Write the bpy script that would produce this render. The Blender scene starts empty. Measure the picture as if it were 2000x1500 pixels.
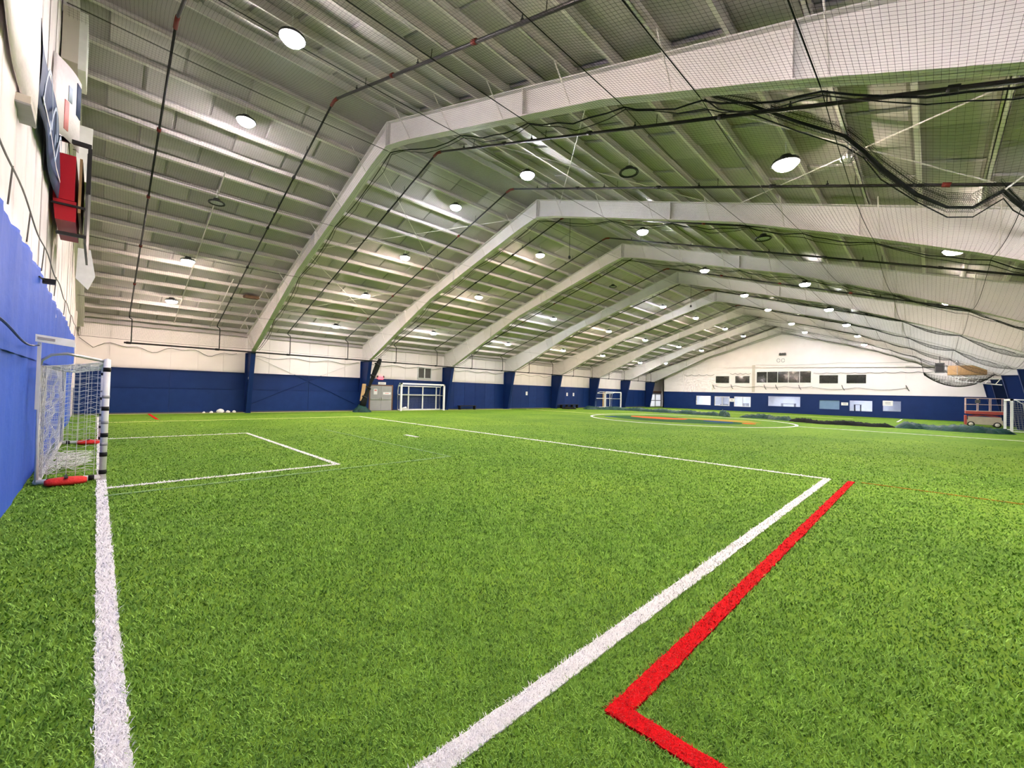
import bpy, math, random
import numpy as np
from mathutils import Matrix, Vector
random.seed(7); rng = np.random.default_rng(11)
SC = bpy.context.scene; COL = SC.collection

# ------------------------------------------------------------------ camera, world, exposure
cam_d = bpy.data.cameras.new('camera'); cam = bpy.data.objects.new('camera', cam_d); COL.objects.link(cam)
cam_d.sensor_width = 36.0; cam_d.lens = 814.1 / 2000 * 36.0; cam_d.clip_start = 0.05; cam_d.clip_end = 300
CAMR = Matrix(((0.70842879, -0.03204385, -0.70505449), (-0.70531112, 0.00435377, -0.70888452), (0.02578503, 0.99947698, -0.01951654)))
cam.matrix_world = Matrix.Translation((0, 0, 1.63)) @ CAMR.to_4x4()
SC.camera = cam
w = bpy.data.worlds.new('world'); SC.world = w; w.use_nodes = True
w.node_tree.nodes['Background'].inputs[0].default_value = (0.5, 0.6, 0.7, 1)
w.node_tree.nodes['Background'].inputs[1].default_value = 0.15
SC.view_settings.view_transform = 'Standard'; SC.view_settings.look = 'None'
SC.view_settings.gamma = 1.0; SC.view_settings.use_curve_mapping = False
SC.view_settings.exposure = 1.2
SC.cycles.use_light_tree = False; SC.cycles.max_bounces = 5; SC.cycles.diffuse_bounces = 4; SC.cycles.glossy_bounces = 2; SC.cycles.transmission_bounces = 4; SC.cycles.caustics_reflective = False; SC.cycles.caustics_refractive = False
LAMP_E = 260.0

# ------------------------------------------------------------------ dimensions of the hall
X0, X1, YW, YR, RIDGE = -0.8, 57.0, 29.1, -4.75, 12.2
BAY = 7.15; NB = 8
FX = [X0 + BAY * k for k in range(NB + 1)]
def rf(y): return 10.1 - 0.325 * abs(y - RIDGE)            # underside of the purlins
DEP = ([0, 1.0, 3.0, 8.0, 10.7, 12.9, 14.4, 15.5], [.78, .70, .66, .60, .90, 1.17, 1.36, 1.47])
DEPR = (DEP[0], [.78, .70, .66, .58, .77, 1.0, 1.25, 1.47])
def depth(y): return float(np.interp(abs(y - RIDGE), *(DEP if y >= RIDGE else DEPR)))
ORD = ['first', 'second', 'third', 'fourth', 'fifth', 'sixth', 'seventh', 'eighth', 'ninth', 'tenth', 'eleventh', 'twelfth', 'thirteenth', 'fourteenth', 'fifteenth', 'sixteenth']

# ------------------------------------------------------------------ materials
def material(name, col, rough=0.6, col2=None, scale=4.0, amt=0.5, bump=0.0, bscale=None, metal=0.0, stretch=(1, 1, 1), spec=None, trans=0.0):
    m = bpy.data.materials.new(name); m.use_nodes = True; nt = m.node_tree; b = nt.nodes['Principled BSDF']
    b.inputs['Base Color'].default_value = (*col, 1); b.inputs['Roughness'].default_value = rough; b.inputs['Metallic'].default_value = metal
    b.inputs['Specular IOR Level'].default_value = .2 if not metal else .5
    if spec is not None: b.inputs['Specular IOR Level'].default_value = spec
    if trans: b.inputs['Transmission Weight'].default_value = trans
    tc = nt.nodes.new('ShaderNodeTexCoord'); mp = nt.nodes.new('ShaderNodeMapping'); mp.inputs['Scale'].default_value = stretch
    nt.links.new(tc.outputs['Object'], mp.inputs['Vector'])
    n = nt.nodes.new('ShaderNodeTexNoise'); n.inputs['Scale'].default_value = scale; n.inputs['Detail'].default_value = 5
    nt.links.new(mp.outputs['Vector'], n.inputs['Vector'])
    if col2 is None: col2 = tuple(c * 0.86 for c in col)
    r = nt.nodes.new('ShaderNodeValToRGB'); r.color_ramp.elements[0].position = 0.5 - amt / 2; r.color_ramp.elements[1].position = 0.5 + amt / 2
    r.color_ramp.elements[0].color = (*col2, 1); r.color_ramp.elements[1].color = (*col, 1)
    nt.links.new(n.outputs['Fac'], r.inputs['Fac']); nt.links.new(r.outputs['Color'], b.inputs['Base Color'])
    if bump:
        n2 = nt.nodes.new('ShaderNodeTexNoise'); n2.inputs['Scale'].default_value = bscale or scale * 3; n2.inputs['Detail'].default_value = 4
        nt.links.new(mp.outputs['Vector'], n2.inputs['Vector'])
        bp = nt.nodes.new('ShaderNodeBump'); bp.inputs['Strength'].default_value = bump; bp.inputs['Distance'].default_value = 0.05
        nt.links.new(n2.outputs['Fac'], bp.inputs['Height']); nt.links.new(bp.outputs['Normal'], b.inputs['Normal'])
    return m
def emission(name, col, s):
    m = bpy.data.materials.new(name); m.use_nodes = True; nt = m.node_tree; b = nt.nodes['Principled BSDF']
    b.inputs['Base Color'].default_value = (*col, 1); b.inputs['Emission Color'].default_value = (*col, 1); b.inputs['Emission Strength'].default_value = s
    return m
M = {}
M['white_steel'] = material('white_steel', (.78, .74, .72), .45, scale=2, amt=.8)
M['purlin'] = material('purlin_paint', (.74, .69, .66), .4, scale=2, amt=.8)
M['insul'] = material('insulation_facing', (.50, .455, .455), .5, (.42, .385, .385), 1.3, .7, .25, 3)
M['insul2'] = material('insulation_facing_dull', (.44, .40, .40), .5, (.37, .34, .34), 1.3, .7, .25, 3)
M['white_wall'] = material('white_wall_panel', (.86, .79, .78), .5, (.78, .71, .70), 1.2, .7, .1, 2)
M['left_wall'] = material('white_sheeting', (.85, .79, .80), .5, (.70, .63, .64), 1.6, .6, .8, 2.2, stretch=(1, 1.6, .5))
M['navy'] = material('navy_wall_paint', (.006, .026, .125), .45, (.004, .019, .10), 1.5, .6)
M['navy2'] = material('navy_wall_paint_worn', (.008, .031, .14), .45, (.005, .022, .11), 2.5, .6)
M['column_blue'] = material('column_blue_paint', (.005, .022, .11), .45, (.004, .017, .09), 2, .6)
M['royal'] = material('royal_blue_tarp', (.050, .125, .60), .6, (.030, .09, .48), 1.1, .7, .3, 4)
M['black'] = material('black_metal', (.010, .009, .010), .45, scale=6, spec=.3)
M['black_rope'] = material('black_rope', (.008, .009, .009), .9, scale=20, spec=.1)
M['red_joint'] = material('red_coupling', (.16, .02, .015), .5, scale=8)
M['net_dark'] = material('dark_net_twine', (.012, .014, .013), .9, scale=20, spec=.1)
M['net_white'] = material('white_net_twine', (.86, .86, .84), .7, scale=20)
M['goal_white'] = material('goal_white_paint', (.86, .86, .85), .35, (.74, .74, .73), 6, .5)
M['tape_black'] = material('black_tape', (.01, .01, .01), .5, scale=10)
M['tape_grey'] = material('grey_tape', (.35, .35, .36), .4, scale=10)
M['red_bag'] = material('red_weight_bag', (.75, .04, .035), .6, (.6, .025, .02), 8, .6, .4, 20)
M['red_cab'] = material('red_cabinet', (.42, .012, .022), .4, (.34, .008, .018), 3, .6)
M['tarp'] = material('dark_green_tarp', (.012, .062, .050), .5, (.005, .028, .024), 3, .5, .9, 9, spec=.25)
M['grey_door'] = material('grey_door_paint', (.36, .36, .36), .5, (.32, .32, .32), 3, .6)
M['chrome'] = material('brushed_steel', (.6, .6, .6), .3, metal=.9, scale=10)
M['brown'] = material('brown_frame', (.25, .14, .09), .6, (.18, .10, .06), 8, .5)
M['wood'] = material('pale_wood', (.55, .38, .20), .6, (.42, .28, .14), 10, .5, stretch=(1, 1, .15))
M['paper'] = material('white_paper', (.85, .85, .85), .6, scale=6)
M['ink'] = material('grey_print', (.35, .33, .36), .6, scale=30)
M['ink_red'] = material('pink_print', (.75, .30, .30), .6, scale=30)
M['white_frame'] = material('white_frame', (.8, .8, .78), .4, scale=5)
M['dark_glass'] = material('dark_window_glass', (.018, .020, .016), .08, scale=3, spec=.6)
M['clear_glass'] = material('clear_window_glass', (.9, .95, 1.0), .03, (.88, .93, .98), trans=1.0)
M['tint_glass'] = material('frosted_film', (.20, .32, .50), .3, (.16, .27, .44), 3, .6)
M['room_white'] = material('office_white', (.8, .8, .84), .6, scale=3)
M['louver'] = material('dark_louver', (.10, .095, .085), .5, scale=5)
M['exit'] = emission('exit_glow', (1.0, .06, .08), 2.2)
M['door_glow'] = emission('glowing_door_pane', (.82, .84, .92), .32)  # glow added to the far door panes, which the hall lamps don't reach
M['office_light'] = emission('office_tube', (.92, .94, 1.0), 16)
M['lift_beige'] = material('lift_beige', (.50, .44, .34), .5, (.42, .36, .28), 4, .5)
M['lift_red'] = material('lift_red', (.42, .08, .07), .5, (.34, .06, .05), 4, .5)
M['lift_rail'] = material('lift_rail', (.55, .42, .40), .45, scale=5)
M['rubber'] = material('rubber', (.03, .03, .03), .8, scale=10)
M['hub'] = material('pale_hub', (.7, .64, .56), .5, scale=5)
M['cardboard'] = material('brown_board', (.30, .19, .09), .7, (.22, .14, .06), 4, .5)
M['dull_grey'] = material('dark_grey_case', (.10, .10, .10), .5, scale=6)
M['lamp_case'] = material('lamp_housing', (.03, .03, .03), .4, scale=6)
M['lamp_off'] = material('unlit_lens', (.45, .46, .44), .25, scale=6)
M['beige_board'] = material('beige_board', (.58, .53, .47), .6, (.52, .48, .42), 2, .5)
M['banner_white'] = material('banner_cloth', (.86, .81, .82), .55, (.74, .66, .68), 2.2, .5, .5, 4)
def lit(name, col): return emission(name, col, LAMP_E)
M['warm'] = lit('lamp_glow_warm', (1.0, .80, .69)); M['neutral'] = lit('lamp_glow_neutral', (1.0, .90, .90)); M['cool'] = lit('lamp_glow_cool', (.93, .92, 1.0))

def paint(name, col, col2):
    return material(name, col, .85, col2, 120, .35, .5, 240, spec=.05)
M['line_white'] = paint('white_turf_paint', (.95, .94, .93), (.74, .71, .70))
M['line_red'] = paint('red_turf_paint', (.80, .008, .012), (.45, .004, .006))
M['line_yellow'] = paint('pale_yellow_turf_paint', (.78, .80, .38), (.56, .60, .24))
M['line_faint'] = paint('worn_turf_paint', (.34, .50, .28), (.13, .25, .05))
M['line_rust'] = paint('worn_red_turf_paint', (.45, .16, .03), (.22, .26, .03))
M['logo_orange'] = paint('orange_turf_paint', (.80, .15, .04), (.62, .12, .03))
M['logo_tan'] = paint('tan_turf_paint', (.46, .30, .06), (.34, .26, .05))
M['logo_blue'] = paint('blue_turf_paint', (.03, .07, .24), (.02, .05, .18))
M['logo_green'] = paint('dark_green_turf_paint', (.045, .13, .05), (.03, .10, .035))

def turf_material():
    m = bpy.data.materials.new('artificial_turf'); m.use_nodes = True; nt = m.node_tree; b = nt.nodes['Principled BSDF']; L = nt.links.new
    b.inputs['Roughness'].default_value = .8; b.inputs['Specular IOR Level'].default_value = .1
    tc = nt.nodes.new('ShaderNodeTexCoord')
    def noise(s, d, rough=.6):
        n = nt.nodes.new('ShaderNodeTexNoise'); n.inputs['Scale'].default_value = s; n.inputs['Detail'].default_value = d; n.inputs['Roughness'].default_value = rough
        L(tc.outputs['Object'], n.inputs['Vector']); return n
    big, mid, fine = noise(.35, 4), noise(6, 6, .7), noise(70, 6, .75)
    def ramp(n, a, ca, bpos, cb):
        r = nt.nodes.new('ShaderNodeValToRGB'); r.color_ramp.elements[0].position = a; r.color_ramp.elements[1].position = bpos
        r.color_ramp.elements[0].color = (*ca, 1); r.color_ramp.elements[1].color = (*cb, 1); L(n.outputs['Fac'], r.inputs['Fac']); return r
    c1 = ramp(fine, .30, (.085, .19, .014), .68, (.20, .37, .042))
    c2 = ramp(mid, .32, (.50, .58, .50), .66, (1.25, 1.16, 1.05)); c3 = ramp(big, .35, (.74, .82, .74), .65, (1.22, 1.12, 1.08))
    def mul(a, c):
        x = nt.nodes.new('ShaderNodeMix'); x.data_type = 'RGBA'; x.blend_type = 'MULTIPLY'; x.inputs[0].default_value = 1
        L(a, x.inputs[6]); L(c, x.inputs[7]); return x.outputs[2]
    L(mul(mul(c1.outputs[0], c2.outputs[0]), c3.outputs[0]), b.inputs['Base Color'])
    bp = nt.nodes.new('ShaderNodeBump'); bp.inputs['Strength'].default_value = .5; bp.inputs['Distance'].default_value = .03
    L(fine.outputs['Fac'], bp.inputs['Height']); L(bp.outputs['Normal'], b.inputs['Normal'])
    return m
M['turf'] = turf_material()
def blade_material(name, dark, light):
    m = bpy.data.materials.new(name); m.use_nodes = True; nt = m.node_tree; b = nt.nodes['Principled BSDF']; L = nt.links.new
    b.inputs['Roughness'].default_value = .5; b.inputs['Specular IOR Level'].default_value = .22
    a = nt.nodes.new('ShaderNodeAttribute'); a.attribute_name = 'tint'
    r = nt.nodes.new('ShaderNodeValToRGB'); r.color_ramp.elements[0].color = (*dark, 1); r.color_ramp.elements[1].color = (*light, 1)
    L(a.outputs['Fac'], r.inputs['Fac']); L(r.outputs['Color'], b.inputs['Base Color'])
    return m
M['blade_green'] = blade_material('turf_blade_green', (.055, .155, .010), (.33, .58, .085))
M['blade_white'] = blade_material('turf_blade_white', (.82, .80, .79), (.97, .96, .95))
M['blade_red'] = blade_material('turf_blade_red', (.45, .004, .006), (.88, .012, .016))

# ------------------------------------------------------------------ geometry helpers
class MB:
    def __init__(s): s.v = []; s.f = []; s.m = []
    def add(s, vs, fs, mi=0):
        o = len(s.v); s.v += [tuple(map(float, p)) for p in vs]; s.f += [tuple(i + o for i in f) for f in fs]; s.m += [mi] * len(fs); return s
    def box(s, x0, x1, y0, y1, z0, z1, mi=0):
        return s.add([(x0, y0, z0), (x1, y0, z0), (x1, y1, z0), (x0, y1, z0), (x0, y0, z1), (x1, y0, z1), (x1, y1, z1), (x0, y1, z1)],
                     [(0, 3, 2, 1), (4, 5, 6, 7), (0, 1, 5, 4), (1, 2, 6, 5), (2, 3, 7, 6), (3, 0, 4, 7)], mi)
    def prism(s, poly, axis, a, b, mi=0):
        """closed polygon extruded along an axis ('x': poly is (y, z), 'z': poly is (x, y), 'y': poly is (x, z))"""
        mk = {'x': lambda p, t: (t, p[0], p[1]), 'z': lambda p, t: (p[0], p[1], t), 'y': lambda p, t: (p[0], t, p[1])}[axis]
        n = len(poly); vs = [mk(p, a) for p in poly] + [mk(p, b) for p in poly]
        return s.add(vs, [tuple(range(n))[::-1], tuple(range(n, 2 * n))] + [(i, (i + 1) % n, n + (i + 1) % n, n + i) for i in range(n)], mi)
    def tube(s, pts, r, n=8, mi=0, cap=True):
        P = np.array(pts, float); k = len(P); T = np.gradient(P, axis=0) if k > 2 else np.array([P[1] - P[0]] * 2)
        T /= np.maximum(np.linalg.norm(T, axis=1, keepdims=True), 1e-9)
        rr = np.broadcast_to(np.array(r, float), (k,))
        up = np.array([0, 0, 1.0]) if abs(T[:, 2]).mean() < .8 else np.array([1.0, 0, 0])
        A = np.cross(T, up); A /= np.maximum(np.linalg.norm(A, axis=1, keepdims=True), 1e-9); B = np.cross(A, T)
        an = np.arange(n) * 2 * math.pi / n
        V = P[:, None, :] + rr[:, None, None] * (A[:, None, :] * np.cos(an)[None, :, None] + B[:, None, :] * np.sin(an)[None, :, None])
        fs = [(i * n + j, i * n + (j + 1) % n, (i + 1) * n + (j + 1) % n, (i + 1) * n + j) for i in range(k - 1) for j in range(n)]
        if cap: fs += [tuple(range(n))[::-1], tuple(range((k - 1) * n, k * n))]
        return s.add(V.reshape(-1, 3), fs, mi)
    def lathe(s, prof, c, n=16, mi=0):
        vs = [(c[0] + r * math.cos(2 * math.pi * j / n), c[1] + r * math.sin(2 * math.pi * j / n), c[2] + z) for r, z in prof for j in range(n)]
        fs = [(i * n + j, i * n + (j + 1) % n, (i + 1) * n + (j + 1) % n, (i + 1) * n + j) for i in range(len(prof) - 1) for j in range(n)]
        return s.add(vs, fs, mi)
    def mesh(s, name, mats, smooth=False):
        me = bpy.data.meshes.new(name); me.from_pydata(s.v, [], s.f)
        for mm in (mats if isinstance(mats, (list, tuple)) else [mats]): me.materials.append(M[mm])
        if any(s.m): me.polygons.foreach_set('material_index', s.m)
        if smooth: me.polygons.foreach_set('use_smooth', [True] * len(me.polygons))
        me.update(); return me
def link(name, me, parent=None, loc=None, rot=None):
    o = bpy.data.objects.new(name, me); COL.objects.link(o)
    if parent is not None: o.parent = parent
    if loc is not None: o.location = loc
    if rot is not None: o.rotation_euler = rot
    return o
def obj(name, mb, mats, parent=None, smooth=False, loc=None, rot=None): return link(name, mb.mesh(name, mats, smooth), parent, loc, rot)
def tag(o, label, cat=None, group=None, kind=None):
    o['label'] = label
    if cat: o['category'] = cat
    if group: o['group'] = group
    if kind: o['kind'] = kind
    return o
def struct(o, label=None):
    o['kind'] = 'structure'
    if label: o['label'] = label
    return o
def thing(name, label, cat, loc=(0, 0, 0), rotz=0, group=None):
    o = bpy.data.objects.new(name, None); COL.objects.link(o); o.location = loc; o.rotation_euler = (0, 0, rotz); o.empty_display_size = .2
    return tag(o, label, cat, group)
def fast_mesh(name, V, tris, mats, tint=None, mat_index=None):
    me = bpy.data.meshes.new(name); V = np.asarray(V, np.float32); T = np.asarray(tris, np.int32)
    me.vertices.add(len(V)); me.vertices.foreach_set('co', V.ravel())
    me.loops.add(T.size); me.loops.foreach_set('vertex_index', T.ravel())
    me.polygons.add(len(T)); me.polygons.foreach_set('loop_start', np.arange(0, T.size, T.shape[1], dtype=np.int32))
    for mm in mats: me.materials.append(M[mm])
    if mat_index is not None: me.polygons.foreach_set('material_index', np.asarray(mat_index, np.int32))
    if tint is not None:
        a = me.attributes.new('tint', 'FLOAT', 'POINT'); a.data.foreach_set('value', np.asarray(tint, np.float32))
    me.update(calc_edges=True); me.validate(); return me
def strings(polys, r, n=3):
    """many polylines as thin n-sided tubes, in one vertex/face array"""
    VV, FF, o = [], [], 0; an = np.arange(n) * 2 * math.pi / n + .3
    for P in polys:
        P = np.asarray(P, float); k = len(P); T = np.gradient(P, axis=0); T /= np.maximum(np.linalg.norm(T, axis=1, keepdims=True), 1e-9)
        up = np.array([0, 0, 1.0]) if abs(T[:, 2]).mean() < .85 else np.array([1.0, 0, 0])
        A = np.cross(T, up); A /= np.maximum(np.linalg.norm(A, axis=1, keepdims=True), 1e-9); B = np.cross(A, T)
        V = P[:, None] + r * (A[:, None] * np.cos(an)[None, :, None] + B[:, None] * np.sin(an)[None, :, None])
        i = np.arange(k - 1)[:, None]; j = np.arange(n)[None]; j2 = (j + 1) % n
        FF.append(np.stack([i * n + j, i * n + j2, (i + 1) * n + j2, (i + 1) * n + j], -1).reshape(-1, 4) + o)
        VV.append(V.reshape(-1, 3)); o += k * n
    return np.concatenate(VV), np.concatenate(FF)
def wave(a, b, s):   # smooth pseudo noise of two variables
    return (np.sin(a * 2.1 * s + 1.3) * np.cos(b * 1.7 * s + .4) + .6 * np.sin(a * 4.7 * s - b * 3.3 * s + 2.0) + .4 * np.sin(a * 1.1 * s + b * 7.9 * s)) / 2.0

# ================================================================== FLOOR, LINES AND TURF
XF = 61.0
floor = struct(obj('floor', MB().box(X0 - .3, XF, YR - .3, YW + .3, -.2, 0), 'turf'), 'bright green artificial turf field with painted lines')
LINES = []       # (p, q, halfwidth, kind) used for the blades as well
def line(p, q, wd, matk, label=None, jit=.0035, ext=True):
    p = np.array(p, float); q = np.array(q, float); d = q - p; Ln = np.linalg.norm(d); d /= Ln; nrm = np.array([-d[1], d[0]])
    if ext: p = p - d * wd / 2; q = q + d * wd / 2; Ln += wd
    n = max(2, int(Ln / .06)); t = np.linspace(0, Ln, n)
    e1 = wd / 2 + rng.normal(0, jit, n); e2 = wd / 2 + rng.normal(0, jit, n)
    mb = MB(); vs = []
    for i in range(n):
        c = p + d * t[i]; a = c + nrm * e1[i]; b = c - nrm * e2[i]
        zt = .008 + .0006 * len(LINES); vs += [(a[0], a[1], .001), (a[0], a[1], zt), (b[0], b[1], zt), (b[0], b[1], .001)]
    fs = []
    for i in range(n - 1):
        o = 4 * i
        for j in range(3): fs.append((o + j, o + j + 1, o + j + 5, o + j + 4))
    mb.add(vs, fs); o = obj('painted_line', mb, matk, floor)
    if label: o['label'] = label
    LINES.append((p, q, wd / 2, matk))
    return o
line((.10, -3.2), (.10, 27.0), .115, 'line_white', 'white goal line along the end wall')
line((.16, 1.50), (10.75, 1.50), .115, 'line_white', 'white penalty area side line')
line((10.75, 1.50), (10.75, 23.1), .115, 'line_white', 'white penalty area front line')
line((.16, 23.15), (10.70, 23.1), .115, 'line_yellow', 'pale far penalty area side line')
line((.16, 8.87), (3.66, 8.87), .10, 'line_white', 'white goal area near side line')
line((3.66, 8.87), (3.66, 16.4), .10, 'line_white', 'white goal area front line')
line((.16, 16.5), (3.60, 16.4), .10, 'line_white', 'white goal area far side line')
line((.16, 8.28), (6.22, 8.36), .075, 'line_faint', 'faint old side line'); line((6.22, 8.36), (6.25, 16.4), .06, 'line_faint', 'faint old front line')
line((7.84, 12.45), (7.84, 13.15), .14, 'line_white', 'short white penalty mark')
line((1.95, 1.12), (10.74, 1.12), .105, 'line_red', 'red field line'); line((1.95, 1.12), (1.95, -3.0), .105, 'line_red', 'red field line turning to the camera')
line((10.85, .95), (10.8, -3.0), .045, 'line_rust', 'worn rust red line'); line((1.95, 24.2), (1.95, 28.6), .10, 'line_red', 'short red line near the back wall')
line((.16, 28.75), (28.0, 28.2), .10, 'line_yellow', 'pale touch line along the back wall')
line((29.8, -3.5), (29.8, 5.8), .11, 'line_white', 'white halfway line'); line((29.8, 19.0), (29.8, 27.8), .11, 'line_yellow', 'far half of the halfway line')
line((46.0, 1.92), (54.0, 1.92), .11, 'line_white', 'white line by the far wall'); line((48.5, 5.0), (48.5, 22.5), .11, 'line_yellow', 'pale far penalty line')
mb = MB(); N = 96; R0, R1 = 6.50, 6.66; cc = (29.8, 12.35)          # centre circle
for i in range(N):
    a, b = 2 * math.pi * i / N, 2 * math.pi * (i + 1) / N
    mb.add([(cc[0] + r * math.cos(t), cc[1] + r * math.sin(t), z) for r, t, z in ((R0, a, .012), (R1, a, .012), (R1, b, .012), (R0, b, .012), (R1, a, .001), (R1, b, .001), (R0, a, .001), (R0, b, .001))],
           [(0, 1, 2, 3), (1, 4, 5, 2), (3, 7, 6, 0)])
obj('centre_circle', mb, 'line_white', floor)['label'] = 'white centre circle'
def patch(name, poly, matk, z, label):
    obj(name, MB().prism(poly, 'z', .002, z), matk, floor)['label'] = label
def blob(cx, cy, a, b, rot=0, n=22, ph=0):
    return [(cx + a * math.cos(t) * math.cos(rot) - b * math.sin(t) * math.sin(rot), cy + a * math.cos(t) * math.sin(rot) + b * math.sin(t) * math.cos(rot)) for t in [2 * math.pi * i / n for i in range(n)]]
patch('centre_emblem', blob(28.7, 12.9, 3.1, 4.6, .0), 'logo_green', .008, 'dark green disc of the painted centre emblem')
patch('centre_emblem', [(29.9, 16.6), (30.6, 14.6), (30.4, 12.4), (29.4, 12.2), (28.2, 13.1), (28.3, 14.8), (29.0, 16.2)], 'logo_orange', .012, 'orange shape of the centre emblem')
patch('centre_emblem', [(30.7, 13.6), (32.6, 12.5), (33.0, 9.2), (31.2, 7.9), (30.4, 9.6), (30.5, 12.0)], 'logo_tan', .012, 'tan shape of the centre emblem')
patch('centre_emblem', [(29.9, 11.1), (29.9, 9.2), (29.0, 9.0), (28.6, 9.8), (29.0, 10.8)], 'logo_blue', .014, 'blue shape of the centre emblem')
patch('centre_emblem', blob(29.6, 8.2, .55, .38), 'logo_orange', .014, 'orange dot of the centre emblem')
patch('centre_emblem', blob(27.0, 16.7, .35, .5), 'logo_blue', .014, 'blue dot of the centre emblem')

def turf_blades():
    fwd = math.atan2(.709, .705); n = 470000; ra, rb = 1.15, 30.0
    r = ra * (rb / ra) ** rng.uniform(0, 1, n); th = fwd + rng.uniform(-1.1, 1.1, n)          # density falls with the square of the distance
    keep = rng.uniform(0, 1, n) > np.clip((r - 9) / 17, 0, 1); r, th = r[keep], th[keep]
    P = np.stack([r * np.cos(th), r * np.sin(th)], 1); S = np.maximum(1.0, (r / 2.2) ** .8)
    k = (P[:, 0] > X0 + .06) & (P[:, 1] > YR + .1) & (P[:, 1] < YW - .1); P, S = P[k], S[k]
    cls = np.zeros(len(P), int)                                # 0 green, 1 white, 2 red
    for p, q, hw, mk in LINES:
        c = {'line_white': 1, 'line_red': 2}.get(mk)
        if not c: continue
        d = q - p; L = np.linalg.norm(d); d = d / L; rel = P - p; t = rel @ d; s = rel @ np.array([-d[1], d[0]])
        cls[(t > -.01) & (t < L + .01) & (np.abs(s) < hw + rng.normal(0, .006, len(P)))] = c
    n = len(P); patchy = wave(P[:, 0], P[:, 1], 1.1)
    h = rng.uniform(.009, .020, n) * (1 + .12 * patchy) * np.minimum(S, 1.5); wd = rng.uniform(.0015, .0028, n) * S
    az = rng.uniform(0, 2 * np.pi, n) ; lean = rng.uniform(.2, 1.25, n) * h + .006
    ld = np.stack([np.cos(az), np.sin(az)], 1); wa = az + np.pi / 2 + rng.normal(0, .5, n); wv = np.stack([np.cos(wa), np.sin(wa)], 1) * wd[:, None]
    z0 = np.zeros(n)
    def pt(off, z): return np.concatenate([off, z[:, None]], 1)
    a = pt(P - wv, z0); b = pt(P + wv, z0); mid = P + ld * (lean * .35)[:, None]
    c = pt(mid - wv * .85, h * .62); d = pt(mid + wv * .85, h * .62); e = pt(P + ld * lean[:, None], h)
    tint = np.clip(rng.beta(1.7, 2.1, n) + .16 * patchy + .16 * wave(P[:, 0], P[:, 1], 7.0) + .10 * wave(P[:, 0], P[:, 1], 23.0), 0, 1)
    out = []
    for cl, nm, mt, zb in ((0, 'turf_blades', 'blade_green', 0), (1, 'painted_turf_blades', 'blade_white', .006), (2, 'painted_turf_blades', 'blade_red', .006)):
        k = cls == cl; V = np.stack([a[k], b[k], c[k], d[k], e[k]], 1); V[:, :, 2] += zb; m = k.sum(); o = np.arange(m)[:, None] * 5
        T = np.concatenate([o + np.array([[0, 1, 3]]), o + np.array([[0, 3, 2]]), o + np.array([[2, 3, 4]])], 0)
        me = fast_mesh(nm, V.reshape(-1, 3), T, [mt], np.repeat(tint[k], 5)); ob = link(nm, me, floor); ob['kind'] = 'stuff'
        ob['label'] = {0: 'short green turf blades', 1: 'white painted turf blades', 2: 'red painted turf blades'}[cl]
turf_blades()

# ================================================================== CEILING
ceiling = struct(obj('ceiling', MB().prism([(YW + .3, rf(YW + .3) + .24), (RIDGE, 10.34), (YR - .3, rf(YR - .3) + .24), (YR - .3, rf(YR - .3) + .44), (RIDGE, 10.54), (YW + .3, rf(YW + .3) + .44)], 'x', X0 - .3, XF), 'insul2'),
                 'pale pitched metal roof with purlins and insulation panels')
SL = math.sqrt(1 + .325 ** 2); ANG = math.atan(.325)
PL = [RIDGE + .7 + .985 * k for k in range(17)]; PRr = [RIDGE - .7 - .94 * k for k in range(18)]
def zsec(L):
    mb = MB(); mb.box(0, L, -.008, .008, .0, .22); mb.box(0, L, -.07, .008, 0, .014); mb.box(0, L, -.008, .07, .206, .22); mb.box(0, L, -.07, -.058, 0, .03); return mb
pm = zsec(BAY).mesh('purlin', 'purlin')
for k in range(NB):
    for y in PL: link('purlin', pm, ceiling, (FX[k], y, rf(y)), (-ANG, 0, 0))
    for y in PRr: link('purlin', pm, ceiling, (FX[k], y, rf(y)), (ANG, 0, 0))
def panel_mesh(L, W, mat):
    mb = MB(); e = .02; g = .045
    mb.add([(e, -W / 2, .03), (L - e, -W / 2, .03), (L - e, W / 2, .03), (e, W / 2, .03), (g, -W / 2 + g, -.012), (L - g, -W / 2 + g, -.012), (L - g, W / 2 - g, -.012), (g, W / 2 - g, -.012)],
           [(4, 7, 6, 5), (0, 4, 5, 1), (1, 5, 6, 2), (2, 6, 7, 3), (3, 7, 4, 0), (0, 1, 2, 3)]); return mb.mesh('insulation_panel', mat)
PN = 5; PLn = BAY / PN
pms = [panel_mesh(PLn, .985 * SL - .05, 'insul'), panel_mesh(PLn, .985 * SL - .05, 'insul2'), panel_mesh(PLn, .94 * SL - .05, 'insul'), panel_mesh(PLn, .94 * SL - .05, 'insul2')]
spots = []
for k in range(NB):
    for side, ys, sp in ((1, PL, .985), (-1, PRr, .94)):
        for i, y in enumerate(ys):
            yc = y + side * sp / 2
            if yc > YW or yc < YR: continue
            for j in range(PN):
                sh = .0 if i % 2 else .5
                if j == PN - 1 and sh: continue
                x = FX[k] + (j + sh) * PLn
                spots.append((math.dist((x + .7, yc, rf(yc)), (0, 0, 1.63)), x, yc, side, (i * 7 + j * 3 + k) % 2))
spots.sort()
for d, x, y, side, v in spots[:300]:
    link('insulation_panel', pms[(0 if side > 0 else 2) + v], ceiling, (x, y, rf(y) + .185 + .030 * v), (-ANG * side, 0, 0))
rest = MB(); base = [(.012, 0, .03), (PLn - .012, 0, .03)]
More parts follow.
